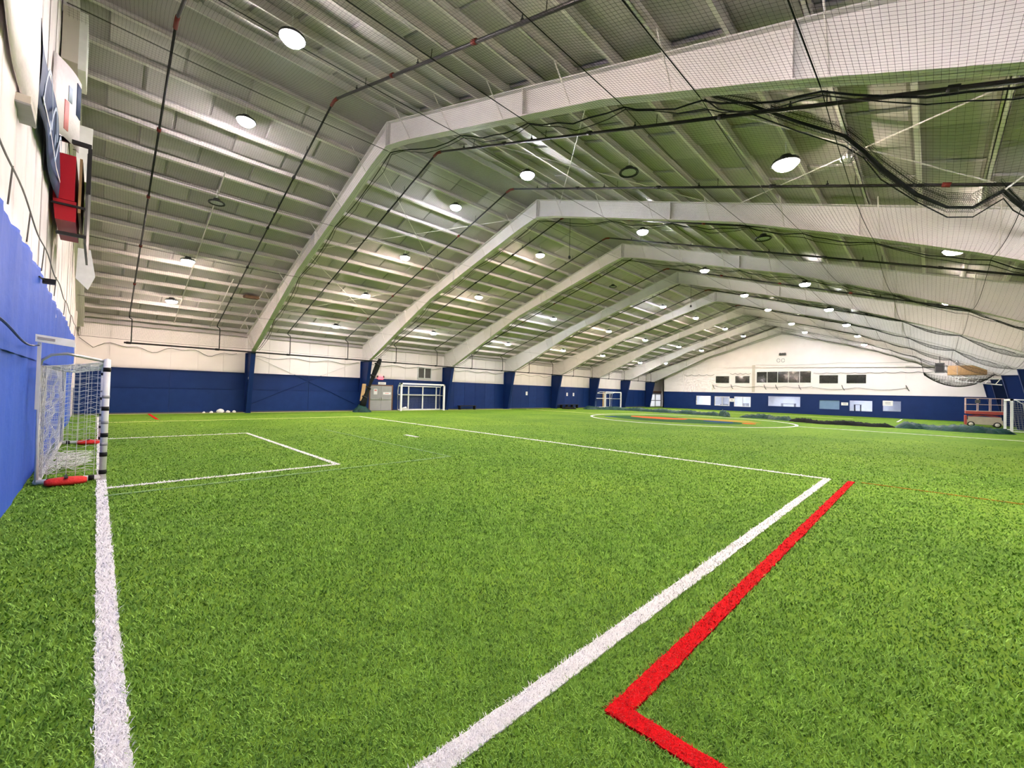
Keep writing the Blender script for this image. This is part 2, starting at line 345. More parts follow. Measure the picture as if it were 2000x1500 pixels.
for d, x, y, side, v in spots[300:]:
    W = (.985 if side > 0 else .94) * SL - .05; c, s = math.cos(-ANG * side), math.sin(-ANG * side); z = rf(y) + .185 + .030 * v
    P = [(e, sy * (W / 2 - i), zz) for (i, zz, e0) in ((0, .03, .012), (.05, -.012, .05)) for e, sy in ((e0, -1), (PLn - e0, -1), (PLn - e0, 1), (e0, 1))]
    rest.add([(x + px, y + c * py - s * pz, z + s * py + c * pz) for px, py, pz in P], [(4, 7, 6, 5), (0, 4, 5, 1), (1, 5, 6, 2), (2, 6, 7, 3), (3, 7, 4, 0)], 0)
o = obj('insulation_panels', rest, 'insul', ceiling); o['kind'] = 'stuff'; o['label'] = 'farther insulation panels'
# eave struts and roof bracing rods
for y in (YW - .12, YR + .12):
    obj('eave_strut', MB().box(X0, X1, y - .1, y + .1, rf(y) - .12, rf(y) + .12), 'insul2', ceiling)
for (ya, yb, x0, x1) in ((13.4, 19.4, 6.4, 13.5), (19.4, 13.4, 6.4, 13.5), (19.6, 26.0, 6.4, 13.5), (26.0, 19.6, 6.4, 13.5), (11.0, 4.5, 6.4, 13.5), (4.5, 11.0, 6.4, 13.5), (4.3, -2.5, 6.4, 13.5), (-2.5, 4.3, 6.4, 13.5)):
    obj('bracing_rod', MB().tube([(x0, ya, rf(ya) - .10), (x1, yb, rf(yb) - .10)], .013, 6), 'purlin', ceiling)
for x in (2.78, 4.35, 5.75):                                         # slim hanger angles running down the slope in the first bay
    obj('sag_angle', MB().tube([(x, 28.3, rf(28.3) - .03), (x, 23.0 if x > 3 else 16.5, rf(23.0 if x > 3 else 16.5) - .03)], .022, 4), 'purlin', ceiling)
obj('roof_hatch', MB().prism([(5.15, 24.35), (5.75, 24.3), (5.72, 24.75), (5.12, 24.8)], 'z', rf(24.5) - .04, rf(24.5) + .1), 'brown', ceiling)['label'] = 'small brown opening between the purlins'

# ================================================================== STEEL FRAMES
def frame(k, x):
    end = k in (0, NB)
    lab = ('white end rafter against the goal wall' if k == 0 else 'white steel portal frame with blue columns, closest to the far end wall' if k == NB else
           'white steel portal frame with blue tapered columns, %s from the goal wall' % ORD[k - 1])
    fr = thing('steel_frame', lab, 'steel frame', (x, 0, 0))
    for s in (1, -1):
        DP = DEP if s > 0 else DEPR
        def Y(u): return RIDGE + s * u
        us = [0, .5, 1, 2, 3, 5.5, 8, 9.4, 10.7, 11.8, 12.9, 14.4, 15.5]; sc = .62 if k == 0 else 1.0
        top = [(Y(u), rf(Y(u))) for u in us]; bot = [(Y(u), rf(Y(u)) - sc * float(np.interp(u, *DP))) for u in us]
        we = 16.78; tz = rf(Y(we))
        tops = top + [(Y(we), tz)]; bots = bot if k == 0 else bot + [(Y(we), 3.56)]
        if k == 0: bots = bot + [(Y(we), tz - .8)]
        mb = MB(); n = len(tops)
        for i in range(n - 1):
            q = [tops[i], tops[i + 1], bots[i + 1], bots[i]]; mb.prism(q, 'x', -.012, .012)
        for L, t in ((tops, -.022), (bots[:len(us)], .022)):
            for i in range(len(L) - 1):
                (ya, za), (yb, zb) = L[i], L[i + 1]; mb.prism([(ya, za), (yb, zb), (yb, zb + t), (ya, za + t)], 'x', -.115, .115)
        if k != 0:
            mb.prism([(Y(15.5), bots[-2][1]), (Y(15.5), bots[-2][1] + .02), (Y(we), 3.58), (Y(we), 3.56)], 'x', -.115, .115)
            mb.tube([(0.06, Y(15.5), bots[-2][1]), (.06, Y(16.7), tz)], .02, 4); mb.tube([(-.06, Y(15.5), bots[-2][1]), (-.06, Y(16.7), tz)], .02, 4)
        for u in (0.04, 6.0, 10.9): mb.box(-.11, .11, min(Y(u), Y(u + .02)), max(Y(u), Y(u + .02)), rf(Y(u)) - sc * float(np.interp(u, *DP)), rf(Y(u)))
        obj('rafter', mb, 'white_steel', fr)
        if k != 0:
            c = MB(); yo = Y(we); ib, it = Y(16.15), Y(15.45)
            c.prism([(yo, 0), (ib, 0), (it, 3.56), (yo, 3.56)], 'x', -.012, .012)
            c.prism([(ib, 0), (it, 3.56), (it + s * .025, 3.56), (ib + s * .025, 0)], 'x', -.12, .12)
            c.box(-.12, .12, min(yo, yo - s * .025), max(yo, yo - s * .025), 0, 3.56); c.box(-.14, .14, min(ib, yo), max(ib, yo), 0, .03)
            c.box(-.12, .12, min(it, yo), max(it, yo), 3.53, 3.56)
            obj('column', c, 'column_blue', fr)
            for u in (1.4, 3.4, 5.4, 7.3, 9.3, 11.3, 13.2, 14.9):
                y = Y(u); zb = rf(y) - float(np.interp(u, *DP))
                obj('flange_brace', MB().tube([(-.62, y, rf(y) + .03), (-.09, y, zb + .02)], .014, 5), 'purlin', fr)
    return fr
for k, x in enumerate(FX):
    frame(k, x + (.16 if k == 0 else 0) - (.35 if k == NB else 0))

# ================================================================== WALLS
GAP = .006
wall_back = struct(obj('wall_back', MB().box(X0 - .3, XF, YW, YW + .3, 0, 2.36).box(X0 - .3, XF, YW, YW + .3, 2.36, 4.9, 1), ['navy', 'white_wall']), 'long side wall, navy below and white above')
holes = [(14.2, 16.1), (57.1, 60.95)]
npan = 6; pw = BAY / npan
up_m = {}
def slab(wd, hg, mat, key, th=.03):
    kk = (round(wd, 3), round(hg, 3), mat)
    if kk not in up_m: up_m[kk] = MB().box(GAP, wd - GAP, -th, 0, GAP, hg - GAP).mesh(key, mat)
    return up_m[kk]
for k in range(NB):
    for j in range(npan):
        x = FX[k] + j * pw
        link('wall_panel', slab(pw, 2.30, 'white_wall', 'wall_panel'), wall_back, (x, YW, 2.37))
    for j in range(npan):
        x = FX[k] + j * pw
        if k in (0, 1) and j % 3: continue
        if x + pw > 14.2 and x < 16.1: continue
        if k in (0, 1): 
            link('wall_panel', slab(pw * 3, 1.34, 'navy2', 'wall_panel', .04), wall_back, (x, YW, 0)); link('wall_panel', slab(pw * 3, 1.0, 'navy', 'wall_panel'), wall_back, (x, YW, 1.36))
        else: link('wall_panel', slab(pw, 2.35, 'navy2' if (j + k) % 3 == 1 else 'navy', 'wall_panel'), wall_back, (x, YW, 0))
for x0, x1 in ((13.3, 14.2), (16.1, 17.05)): link('wall_panel', slab(x1 - x0, 2.35, 'navy', 'wall_panel'), wall_back, (x0, YW, 0))
link('wall_panel', slab(1.9, .46, 'navy', 'wall_panel'), wall_back, (14.2, YW, 1.89))
obj('ledge', MB().box(X0, X1, YW - .07, YW - .03, 2.345, 2.375), 'navy', wall_back)
for (a, b) in (((6.5, 3.5), (9.9, 2.0)), ((13.2, 3.5), (9.9, 2.0))):   # flat wall bracing straps: white above, painted blue below
    obj('wall_brace', MB().tube([(a[0], YW - .08, a[1]), (9.0 if a[0] < 9 else 10.7, YW - .08, 2.4)], .014, 5), 'white_steel', wall_back)
    obj('wall_brace', MB().tube([(9.0 if a[0] < 9 else 10.7, YW - .08, 2.4), (13.1 if a[0] < 9 else 6.6, YW - .08, .5)], .014, 5), 'navy', wall_back)

wall_right = struct(obj('wall_right', MB().box(X0 - .3, XF, YR - .3, YR, 0, 2.36).box(X0 - .3, XF, YR - .3, YR, 2.36, 4.9, 1), ['navy', 'white_wall']), 'near side wall, navy below and white above')
for k in range(5, NB):
    for j in range(3):
        link('wall_panel', slab(BAY / 3, 2.35, 'navy', 'wall_panel'), wall_right, (FX[k] + (j + 1) * BAY / 3, YR, 0), (0, 0, math.pi))

# far end wall with window openings
LOW = [(20.33, 22.19, .60, 1.80, 'a'), (18.03, 19.84, .58, 1.78, 'b'), (15.63, 17.5, .56, 1.80, 'b'), (10.47, 13.82, .72, 2.0, 'c'), (6.91, 8.81, .60, 1.71, 'd'), (4.22, 6.18, .52, 1.73, 'e'), (2.05, 3.51, .62, 1.76, 'e')]
UPP = [(18.07, 19.82, 3.44, 4.44), (15.72, 17.48, 3.44, 4.44), (9.49, 15.06, 3.50, 4.92), (7.06, 8.84, 3.43, 4.45), (4.73, 6.46, 3.44, 4.47)]
def holed(x0, x1, y0, y1, z0, z1, hs, mi, mb):
    ys = sorted({y0, y1, *[h[0] for h in hs], *[h[1] for h in hs]}); zs = sorted({z0, z1, *[h[2] for h in hs], *[h[3] for h in hs]})
    for ya, yb in zip(ys, ys[1:]):
        run = None
        for za, zb in zip(zs, zs[1:]):
            inside = any(h[0] <= ya and yb <= h[1] and h[2] <= za and zb <= h[3] for h in hs)
            if not inside: run = (run[0], zb) if run else (za, zb)
            if inside or zb == zs[-1]:
                if run: mb.box(x0, x1, ya, yb, run[0], run[1], mi)
                run = None
mb = MB(); YE = 26.85
holed(X1, X1 + .2, YR, YE, 0, 2.27, LOW, 0, mb); holed(X1, X1 + .2, YR, YE, 2.27, 5.0, UPP, 1, mb)
mb.prism([(YE, 5.0), (YE, rf(YE) + .3), (RIDGE, 10.4), (YR, rf(YR) + .3), (YR, 5.0)], 'x', X1, X1 + .2, 1)
mb.box(X1, XF, YE - .15, YE, 0, 6, 1)
wall_far = struct(obj('wall_far', mb, ['navy', 'white_wall']), 'far end wall, navy below and white above with two rows of windows')
obj('ledge', MB().box(X1 - .05, X1, YR, YE, 2.25, 2.29), 'navy', wall_far)
obj('sill', MB().box(X1 - .06, X1, 15.2, 15.5, 2.4, 5.7), 'beige_board', wall_far)['label'] = 'narrow upright board beside the long window'
obj('wall_alcove', MB().box(XF, XF + .2, YE - .2, YW, 0, 5.5), 'white_wall', wall_far)
for y in (23.9, 1.8, -1.2): obj('seam_post', MB().box(X1 - .05, X1, y, y + .14, 2.3, 5.5), 'white_wall', wall_far)
def window(n, y0, y1, z0, z1, panes, glass, fm, x=X1, lab=None):
    wn = struct(bpy.data.objects.new('window_%d' % n, None), lab); COL.objects.link(wn); wn.location = (x, (y0 + y1) / 2, z0); hw, hh = (y1 - y0) / 2, z1 - z0
    f = .06; mb = MB().box(-.02, .14, -hw, -hw + f, 0, hh).box(-.02, .14, hw - f, hw, 0, hh).box(-.02, .14, -hw + f, hw - f, 0, f).box(-.02, .14, -hw + f, hw - f, hh - f, hh)
    obj('window_frame', mb, fm, wn); pwid = (2 * hw - 2 * f) / panes
    for i in range(panes):
        a = -hw + f + i * pwid
        obj('pane', MB().box(.07, .078, a, a + pwid - (.03 if i < panes - 1 else 0), f, hh - f), glass, wn)
        if i < panes - 1: obj('mullion', MB().box(.0, .12, a + pwid - .035, a + pwid + .005, f, hh - f), 'white_frame', wn)
    return wn
for i, (a, b, c, d) in enumerate(UPP): window(i + 1, a, b, c, d, 5 if i == 2 else 1, 'dark_glass', 'white_frame', lab=['upper dark window nearest the back wall', 'second upper dark window from the back wall', 'long five-pane dark gallery window', 'upper dark window right of the long gallery window', 'upper dark window farthest right'][i])
for i, (a, b, c, d, t) in enumerate(LOW):
    window(i + 6, a, b, c, d, 2 if t in 'b' else 1, 'tint_glass' if t == 'd' else 'clear_glass', 'navy' if t not in 'ab' else 'white_frame', lab='lit lower office window, %s from the back wall' % ORD[i])
# office behind the lower windows
ob = MB().box(X1 + 3.2, X1 + 3.4, 1, 23.5, 0, 2.4).box(X1 + .2, X1 + 3.3, 1, 23.5, 2.3, 2.4).box(X1 + .2, X1 + 3.3, 1, 23.5, -.05, .02)
for y in (1.0, 9.6, 15.0, 20.05, 23.3): ob.box(X1 + .2, X1 + 3.3, y, y + .12, 0, 2.35)
struct(obj('wall_office', ob, 'room_white'), 'white office rooms behind the lower windows')
for y, l in ((21.5, 'first'), (17.5, 'second'), (12.3, 'third'), (5.0, 'fourth')):
    t = thing('office_light', 'ceiling light glowing in the %s office from the back wall' % l, 'ceiling light', (X1 + 1.3, y, 2.22), 0, 'office ceiling lights')
    obj('housing', MB().box(-.35, .35, -.8, .8, .03, .08), 'white_frame', t); obj('diffuser', MB().box(-.32, .32, -.77, .77, 0, .03), 'office_light', t)
for y, h, wd in ((19.1, .75, .9), (16.6, .95, .5), (5.6, 1.25, .6), (12.0, 1.1, 1.4)):
    t = thing('desk', 'grey office desk seen through the window at %s' % {19.1: 'the second room', 16.6: 'the third lower window', 5.6: 'the sixth lower window', 12.0: 'the wide lower window'}[y], 'desk', (X1 + 1.6, y, .02))
    obj('desk_top', MB().box(-.35, .35, -wd / 2, wd / 2, h - .06, h), 'tape_grey', t)
    for sx in (-.3, .3):
        for sy in (-1, 1): obj('leg', MB().box(sx - .03, sx + .03, sy * (wd / 2 - .05) - .03, sy * (wd / 2 - .05) + .03, 0, h - .06), 'dull_grey', t)
# signs on the far wall
for (y0, y1, z0, z1, lab) in ((17.5, 18.02, 1.14, 1.56, 'white sign plate between two lit lower windows, left'), (6.24, 6.82, 1.13, 1.44, 'small white sign plate right of the frosted blue window'), (2.7, 3.47, 1.22, 1.74, 'white sheet stuck over the last lower window')):
    t = thing('wall_sign', lab, 'sign', (X1 - .03, (y0 + y1) / 2, z0))
    hw = (y1 - y0) / 2; obj('plate', MB().box(-.02, .01, -hw, hw, 0, z1 - z0), 'paper', t)
    for q in (.35, .6): obj('print_bar', MB().box(-.024, -.02, -hw * .6, hw * .5, (z1 - z0) * q, (z1 - z0) * (q + .1)), 'ink', t)
t = thing('emergency_light', 'dark twin-head emergency light high on the far wall', 'light', (X1 - .05, 12.3, 6.75)); obj('case', MB().box(-.06, .04, -.12, .12, .02, .3), 'dull_grey', t)
for s in (-.24, .24): obj('head', MB().lathe([(0, 0), (.12, .02), (.13, .2), (.08, .3), (0, .32)], (-.1, s, 0), 12), 'dull_grey', t, True)
for s, n in ((12.73, 'left'), (12.26, 'right')):
    t = thing('wall_speaker', 'round pale wall fixture below the emergency light, %s one' % n, 'speaker', (X1 - .02, s, 6.18)); obj('ring', MB().tube([(-.02, .16 * math.cos(a), .22 * math.sin(a)) for a in np.linspace(0, 2 * math.pi, 17)], .03, 6), 'tape_grey', t)
    obj('cone', MB().prism([(.14 * math.cos(a), .2 * math.sin(a)) for a in np.linspace(0, 2 * math.pi, 17)[:-1]], 'x', -.03, .01), 'white_frame', t)
# wires and net edge ropes on the far wall
def cable(name, pts, r, mat, lab, cat='cable'):
    return tag(obj(name, MB().tube(pts, r, 6), mat), lab, cat)
def scallop(x, ya, yb, z, n, a):
    return [(x, ya + (yb - ya) * t, z - a * abs(math.sin(math.pi * n * t))) for t in np.linspace(0, 1, n * 6 + 1)]
cable('wall_rope', scallop(X1 - .08, 23.8, 19.9, 4.62, 4, .16), .022, 'dull_grey', 'scalloped dark rope left of the upper windows', 'rope')
cable('wall_rope', scallop(X1 - .08, 18.0, 15.6, 4.72, 4, .14), .022, 'dull_grey', 'scalloped dark rope over the second upper window', 'rope')
cable('wall_rope', scallop(X1 - .08, 9.3, -1.5, 4.66, 9, .10), .022, 'dull_grey', 'long wavy rope over the right upper windows', 'rope')
cable('wall_rope', scallop(X1 - .08, 15.1, -1.0, 5.72, 2, .12), .016, 'tape_grey', 'thin rope above the long gallery window', 'rope')
cable('wall_rope', scallop(X1 - .08, 20.0, 9.4, 3.15, 4, .18), .018, 'dull_grey', 'sagging rope under the upper windows, left half', 'rope')
cable('wall_rope', scallop(X1 - .08, 9.4, 1.6, 3.05, 2, .22), .018, 'dull_grey', 'sagging rope under the upper windows, right half', 'rope')
for y, l in ((20.1, 'leftmost'), (17.9, 'second from left'), (14.2, 'third from left'), (13.0, 'middle'), (10.7, 'third from right'), (6.8, 'second from right'), (1.75, 'rightmost')):
    tag(obj('rope_hook', MB().tube([(X1 - .02, y, 3.3), (X1 - .12, y - .1, 3.0), (X1 - .05, y - .25, 2.75)], .03, 6), 'black'), 'short dark rope hook on far wall, %s' % l, 'hook', 'hooks on the far wall')

# doors
door = struct(bpy.data.objects.new('door_1', None), 'grey double fire door in the back wall'); COL.objects.link(door); door.location = (15.1, YW, 0)
obj('door_frame', MB().box(-.95, -.87, -.06, 0, 0, 1.92).box(.87, .95, -.06, 0, 0, 1.92).box(-.87, .87, -.06, 0, 1.85, 1.92), 'brown', door)
for s in (-1, 1):
    a, b = (-.86, -.005) if s < 0 else (.005, .86)
    lf = obj('door_leaf', MB().box(a, b, -.055, -.005, .02, 1.84), 'grey_door', door)
    obj('push_bar', MB().box(a + .06, b - .06, -.11, -.055, .82, .88).box(a + .02 if s > 0 else b - .1, a + .1 if s > 0 else b - .02, -.12, -.055, .78, .98), 'chrome', lf)
obj('notice', MB().box(-.60, -.32, -.062, -.055, 1.20, 1.62).box(-.55, -.37, -.064, -.062, 1.45, 1.56, 1), ['paper', 'ink_red'], door)
obj('notice', MB().box(.15, .78, -.062, -.055, 1.20, 1.38).box(.3, .62, -.064, -.062, 1.27, 1.31, 1), ['paper', 'ink_red'], door)
door2 = struct(bpy.data.objects.new('door_2', None), 'white glazed double door in the far corner'); COL.objects.link(door2); door2.location = (59.1, YW - .02, 0)
obj('door_frame', MB().box(-1.9, -1.78, -.08, 0, 0, 2.0).box(1.78, 1.9, -.08, 0, 0, 2.0).box(-1.78, 1.78, -.08, 0, 1.92, 2.0), 'tape_grey', door2)
for a, b in ((-1.76, -.06), (.06, 1.76)):
    lf = obj('door_leaf', MB().box(a, b, -.06, -.03, .02, 1.9), 'paper', door2); obj('push_bar', MB().box(a + .05, b - .05, -.1, -.06, .9, .97), 'tape_grey', lf)
    for z0, z1 in ((.12, .88), (1.0, 1.82)): obj('glazing', MB().box(a + .1, b - .1, -.066, -.06, z0, z1), 'door_glow', lf)
obj('header', MB().box(-1.9, 1.9, -.1, 0, 2.1, 2.35), 'brown', door2)
t = thing('exit_sign', 'red lit exit box with two lamp heads above the grey doors', 'exit sign', (15.0, YW - .03, 2.33)); obj('box', MB().box(-.2, .2, -.08, -.005, 0, .2), 'exit', t)
for s in (-.24, .24): obj('lamp_head', MB().lathe([(0, 0), (.05, .01), (.06, .1), (.03, .16)], (s, -.06, .12), 10), 'dull_grey', t, True)
cable('conduit', [(15.0, YW - .05, 2.55), (15.0, YW - .05, 4.1), (15.35, YW - .05, 4.2)], .018, 'tape_grey', 'thin conduit rising from the exit box', 'conduit')
t = thing('door_sign', 'white sign plate above the grey double doors', 'sign', (15.15, YW - .03, 1.95)); obj('plate', MB().box(-.31, .31, -.02, 0, 0, .18), 'paper', t); obj('print_bar', MB().box(-.2, .2, -.024, -.02, .07, .11), 'ink', t)
wl = struct(bpy.data.objects.new('window_13', None), 'small two-part louvred window in the white wall above the frame goal'); COL.objects.link(wl); wl.location = (18.83, YW - .03, 2.5)
obj('window_frame', MB().box(-.66, -.58, -.06, 0, 0, .98).box(.58, .66, -.06, 0, 0, .98).box(-.04, .04, -.06, 0, .08, .9).box(-.58, .58, -.06, 0, .9, .98).box(-.62, .62, -.09, 0, 0, .08), 'white_frame', wl)
for a, b in ((-.58, -.04), (.04, .58)):
    for i in range(6): obj('slat', MB().add([(a, -.03, .1 + i * .13), (b, -.03, .1 + i * .13), (b, -.012, .23 + i * .13), (a, -.012, .23 + i * .13), (a, -.02, .1 + i * .13), (b, -.02, .1 + i * .13), (b, -.002, .23 + i * .13), (a, -.002, .23 + i * .13)], [(0, 1, 2, 3), (7, 6, 5, 4), (0, 4, 5, 1), (3, 2, 6, 7)]), 'louver', wl)
wl = struct(bpy.data.objects.new('window_14', None), 'tiny side window beside the sixth column'); COL.objects.link(wl); wl.location = (43.1, YW - .03, 2.5)
obj('window_frame', MB().box(-.5, .5, -.1, 0, 0, .1).box(-.4, -.32, -.06, 0, .1, .95).box(.32, .4, -.06, 0, .1, .95), 'white_frame', wl); obj('pane', MB().box(-.32, .32, -.04, -.02, .1, .95), 'louver', wl)
for x, lab in ((31.05, 'small white notice on the navy wall in the fifth bay'), (37.75, 'left one of two small white notices on the navy wall'), (38.95, 'right one of two small white notices on the navy wall')):
    t = thing('wall_notice', lab, 'notice', (x, YW - .03, 1.36)); obj('sheet', MB().box(-.13, .13, -.012, 0, 0, .36), 'paper', t); obj('print_bar', MB().box(-.08, .08, -.015, -.012, .2, .24), 'ink', t)
t = thing('column_tape', 'grey tape patch around the first blue column', 'tape', (6.35, 28.12, 1.98)); obj('tape_band', MB().box(-.125, .125, -.02, 0.0, 0, .15), 'tape_grey', t)

# left end wall
wall_left = struct(obj('wall_left', MB().prism([(YW + .3, 0), (YW + .3, rf(YW) + .2), (RIDGE, 10.4), (YR - .3, rf(YR) + .2), (YR - .3, 0)], 'x', X0 - .2, X0), 'left_wall'), 'white end wall behind the near goal')
y = YR + .2
while y < YW - .3:
    wdt = 1.1 + .12 * math.sin(y * 3); z0 = 3.1; z1 = rf(y + wdt * (.0 if y > RIDGE else 1.0)) - .1 if True else 0
    z1 = min(rf(y), rf(y + wdt)) - .05; ym = y + wdt - .015; o = .03 + .015 * math.sin(y * 5)
    P = []
    for zz in np.linspace(z0, z1, 7):
        P.append([(X0 + o + .028 * math.sin(zz * 2.3 + y * 4 + t_ * 3.0) * math.sin(math.pi * t_), y + (ym - y) * t_, zz) for t_ in (0, .2, .4, .6, .8, 1)])
    vs = [p for r in P for p in r] + [(X0, p[1], p[2]) for r in P for p in r]; nn = 42; fs = []
    for i in range(6):
        for j in range(5): fs.append((i * 6 + j, i * 6 + j + 1, i * 6 + j + 7, i * 6 + j + 6))
    rim = [i for i in range(6)] + [6 * i + 5 for i in range(1, 7)] + [36 + i for i in range(4, -1, -1)] + [6 * i for i in range(5, 0, -1)]
    fs += [(rim[i], rim[(i + 1) % len(rim)], rim[(i + 1) % len(rim)] + nn, rim[i] + nn) for i in range(len(rim))]
    obj('wall_sheet', MB().add(vs, fs), 'left_wall', wall_left, True); y += wdt
obj('corner_trim', MB().box(X0, X0 + .1, 25.6, 26.2, 1.35, 4.6), 'white_wall', wall_left)['label'] = 'white strip hanging beside the blue curtain'

def drape(name, ylo, yhi, zlo, ztop, x, mat, parent, ny=170, nz=26, amp=.03, seed=0):
    Y = np.linspace(ylo, yhi, ny); V = []
    for iz in range(nz):
        s = iz / (nz - 1)
        zt = np.array([ztop(v) for v in Y]); Z = zlo + (zt - zlo) * s
        fold = amp * (.5 * np.sin(Y * 5.1 + seed + .6 * np.sin(Z * 1.3)) + .35 * np.sin(Y * 11.3 + 1.7 * np.sin(Z * .9 + seed)) + .5 * wave(Y, Z, .8))
        V.append(np.stack([x + fold * (.4 + .6 * s), Y, Z], 1))
    F = np.concatenate(V); n = len(F); B = F.copy(); B[:, 0] -= .012
    fs = [(i * ny + j, i * ny + j + 1, (i + 1) * ny + j + 1, (i + 1) * ny + j) for i in range(nz - 1) for j in range(ny - 1)]
    bs = [(f[3] + n, f[2] + n, f[1] + n, f[0] + n) for f in fs]
    top = [((nz - 1) * ny + j, (nz - 1) * ny + j + 1, (nz - 1) * ny + j + 1 + n, (nz - 1) * ny + j + n) for j in range(ny - 1)]
    return obj(name, MB().add(np.concatenate([F, B]), fs + bs + top), mat, parent, True)
cur = thing('wall_curtain', 'royal blue draped tarpaulin hung on the left end wall', 'curtain', (0, 0, 0))
drape('upper_sheet', -3.0, 25.3, 1.95, lambda v: 3.38 + .03 * abs(math.sin(v * 1.3)) + .05 * math.sin(v * .8), X0 + .075, 'royal', cur, seed=1)
drape('lower_sheet', -3.0, 25.0, .0, lambda v: 2.14 + .05 * math.sin(v * 1.4) + .03 * math.sin(v * 4.1), X0 + .05, 'royal', cur, amp=.02, seed=3)
obj('hem_rope', MB().tube([(X0 + .17, v, 2.12 + .05 * math.sin(v * 1.4)) for v in np.linspace(-2.5, 9.3, 60)], .012, 6), 'navy', cur)
t = thing('curtain_rail', 'dark cable rail sagging along the white wall above the blue curtain', 'rail'); obj('rail', MB().tube([(X0 + .12, v, 3.78 + .04 * math.sin(v * 1.9)) for v in np.linspace(2, 28.5, 90)], .009, 6), 'dull_grey', t)
for v in (6.6, 8.2, 10.2, 13.0, 16.5, 20, 24): obj('clip', MB().tube([(X0 + .10, v, 3.40), (X0 + .12, v, 3.80)], .008, 5), 'dull_grey', t)
t = thing('rail_bracket', 'black clamp on the white wall above the blue curtain', 'bracket', (X0 + .14, 10.3, 3.22)); obj('clamp', MB().box(-.03, .12, -.05, .05, 0, .08), 'black', t); obj('arm', MB().tube([(0, 0, .04), (-.05, -.25, .06)], .012, 5), 'black', t)
# white board and post on the left wall
t = thing('wall_board', 'white metal plate with grey stripe on post behind near goal', 'board', (X0 + .12, 9.55, 2.18)); obj('plate', MB().add([(0, -.06, .03), (.42, .06, -.02), (.40, .06, .10), (0, -.06, .14), (0, -.02, .03), (.42, .10, -.02), (.40, .10, .10), (0, -.02, .14)], [(0, 1, 2, 3), (7, 6, 5, 4), (0, 4, 5, 1), (2, 6, 7, 3), (1, 5, 6, 2), (0, 3, 7, 4)]), 'paper', t)
obj('stripe', MB().add([(.02, -.062, .065), (.2, -.01, .045), (.2, -.01, .085), (.02, -.062, .105), (.02, -.05, .065), (.2, .0, .045), (.2, 0, .085), (.02, -.05, .105)], [(0, 1, 2, 3), (0, 4, 5, 1), (2, 6, 7, 3)]), 'ink', t)
obj('post', MB().box(.02, .06, .0, .04, -1.0, .02), 'white_frame', t)
# banners
def banner(name, lab, y0, y1, z0, z1, x, mats, art):
    t = thing(name, lab, 'banner', (x, (y0 + y1) / 2, z0)); hy, hz = (y1 - y0) / 2, z1 - z0; mb = MB(); ny, nz = 12, 6
    g = [(.03 * math.sin(7 * a + 3 * b), -hy + 2 * hy * a, hz * b + .06 * math.sin(5 * a)) for b in np.linspace(0, 1, nz) for a in np.linspace(0, 1, ny)]
    n = len(g); vs = g + [(p[0] - .02, p[1], p[2]) for p in g]; fs = [(i * ny + j, i * ny + j + 1, (i + 1) * ny + j + 1, (i + 1) * ny + j) for i in range(nz - 1) for j in range(ny - 1)]
    fs += [(f[3] + n, f[2] + n, f[1] + n, f[0] + n) for f in fs]; fs += [(j, j + n, j + 1 + n, j + 1) for j in range(ny - 1)] + [((nz - 1) * ny + j, (nz - 1) * ny + j + 1, (nz - 1) * ny + j + 1 + n, (nz - 1) * ny + j + n) for j in range(ny - 1)]
    obj('cloth', mb.add(vs, fs), mats, t, True)
    for nm, pts, r, m in art:
        sm = MB().tube([(0, p[0] * hy, p[1] * hz) for p in pts], r, 6); sm.v = [(.036 + .12 * p[0], p[1], p[2]) for p in sm.v]; obj(nm, sm, m, t)
    return t
M['banner_blue'] = material('dark_blue_print', (.035, .055, .12), .5, (.06, .09, .18), 3, .5); M['pale_blue'] = material('pale_blue_print', (.50, .58, .72), .5, scale=4)
sw = [[(math.cos(t) * .35 + c, .5 + math.sin(t * 1.6 + c) * .38) for t in np.linspace(0, 3.6, 14)] for c in (-.5, 0, .5)]
banner('wall_banner', 'dark blue banner with pale swirling print on the end wall', 8.2, 12.1, 5.25, 6.35, X0 + .13, 'banner_blue', [('print_stroke', p, .035, 'pale_blue') for p in sw] + [('print_stroke', [(-.9, .15), (-.3, .22), (.4, .12), (.9, .2)], .025, 'banner_white')])
t = thing('wall_banner', 'white banner with red and blue print hung at an angle beside the roof', 'banner', (X0 + .04, 11.55, 6.35))
def on_banner(u, z, o=0.0): return (.34 * u + .05 * math.sin(math.pi * u) + o * .9, .8 * u - o * .4, z - .05 * u)
def banner_sheet(u0, u1, z0, z1, o, name, mat):
    us = np.linspace(u0, u1, 9); vs = [on_banner(u, z, o) for z in (z0, z1) for u in us] + [on_banner(u, z, o - .012) for z in (z0, z1) for u in us]
    fs = [(a, a + 1, a + 10, a + 9) for a in range(8)] + [(a + 27, a + 28, a + 19, a + 18) for a in range(8)] + [(a, a + 18, a + 19, a + 1) for a in range(8)] + [(a + 9, a + 10, a + 28, a + 27) for a in range(8)] + [(0, 9, 27, 18), (8, 26, 35, 17)]
    obj(name, MB().add(vs, fs), mat, t, True)
banner_sheet(0, 1, 0, 1.42, 0, 'cloth', 'banner_white'); banner_sheet(.30, .42, .15, .72, .012, 'print_stroke', 'ink_red'); banner_sheet(.72, .95, .65, 1.30, .012, 'print_stroke', 'banner_blue'); banner_sheet(.40, .52, .75, 1.05, .012, 'print_stroke', 'pale_blue')
banner('wall_banner', 'large plain white crumpled sheet at the left edge above the blue curtain', 4.2, 8.1, 4.9, 7.4, X0 + .12, 'banner_white', [])
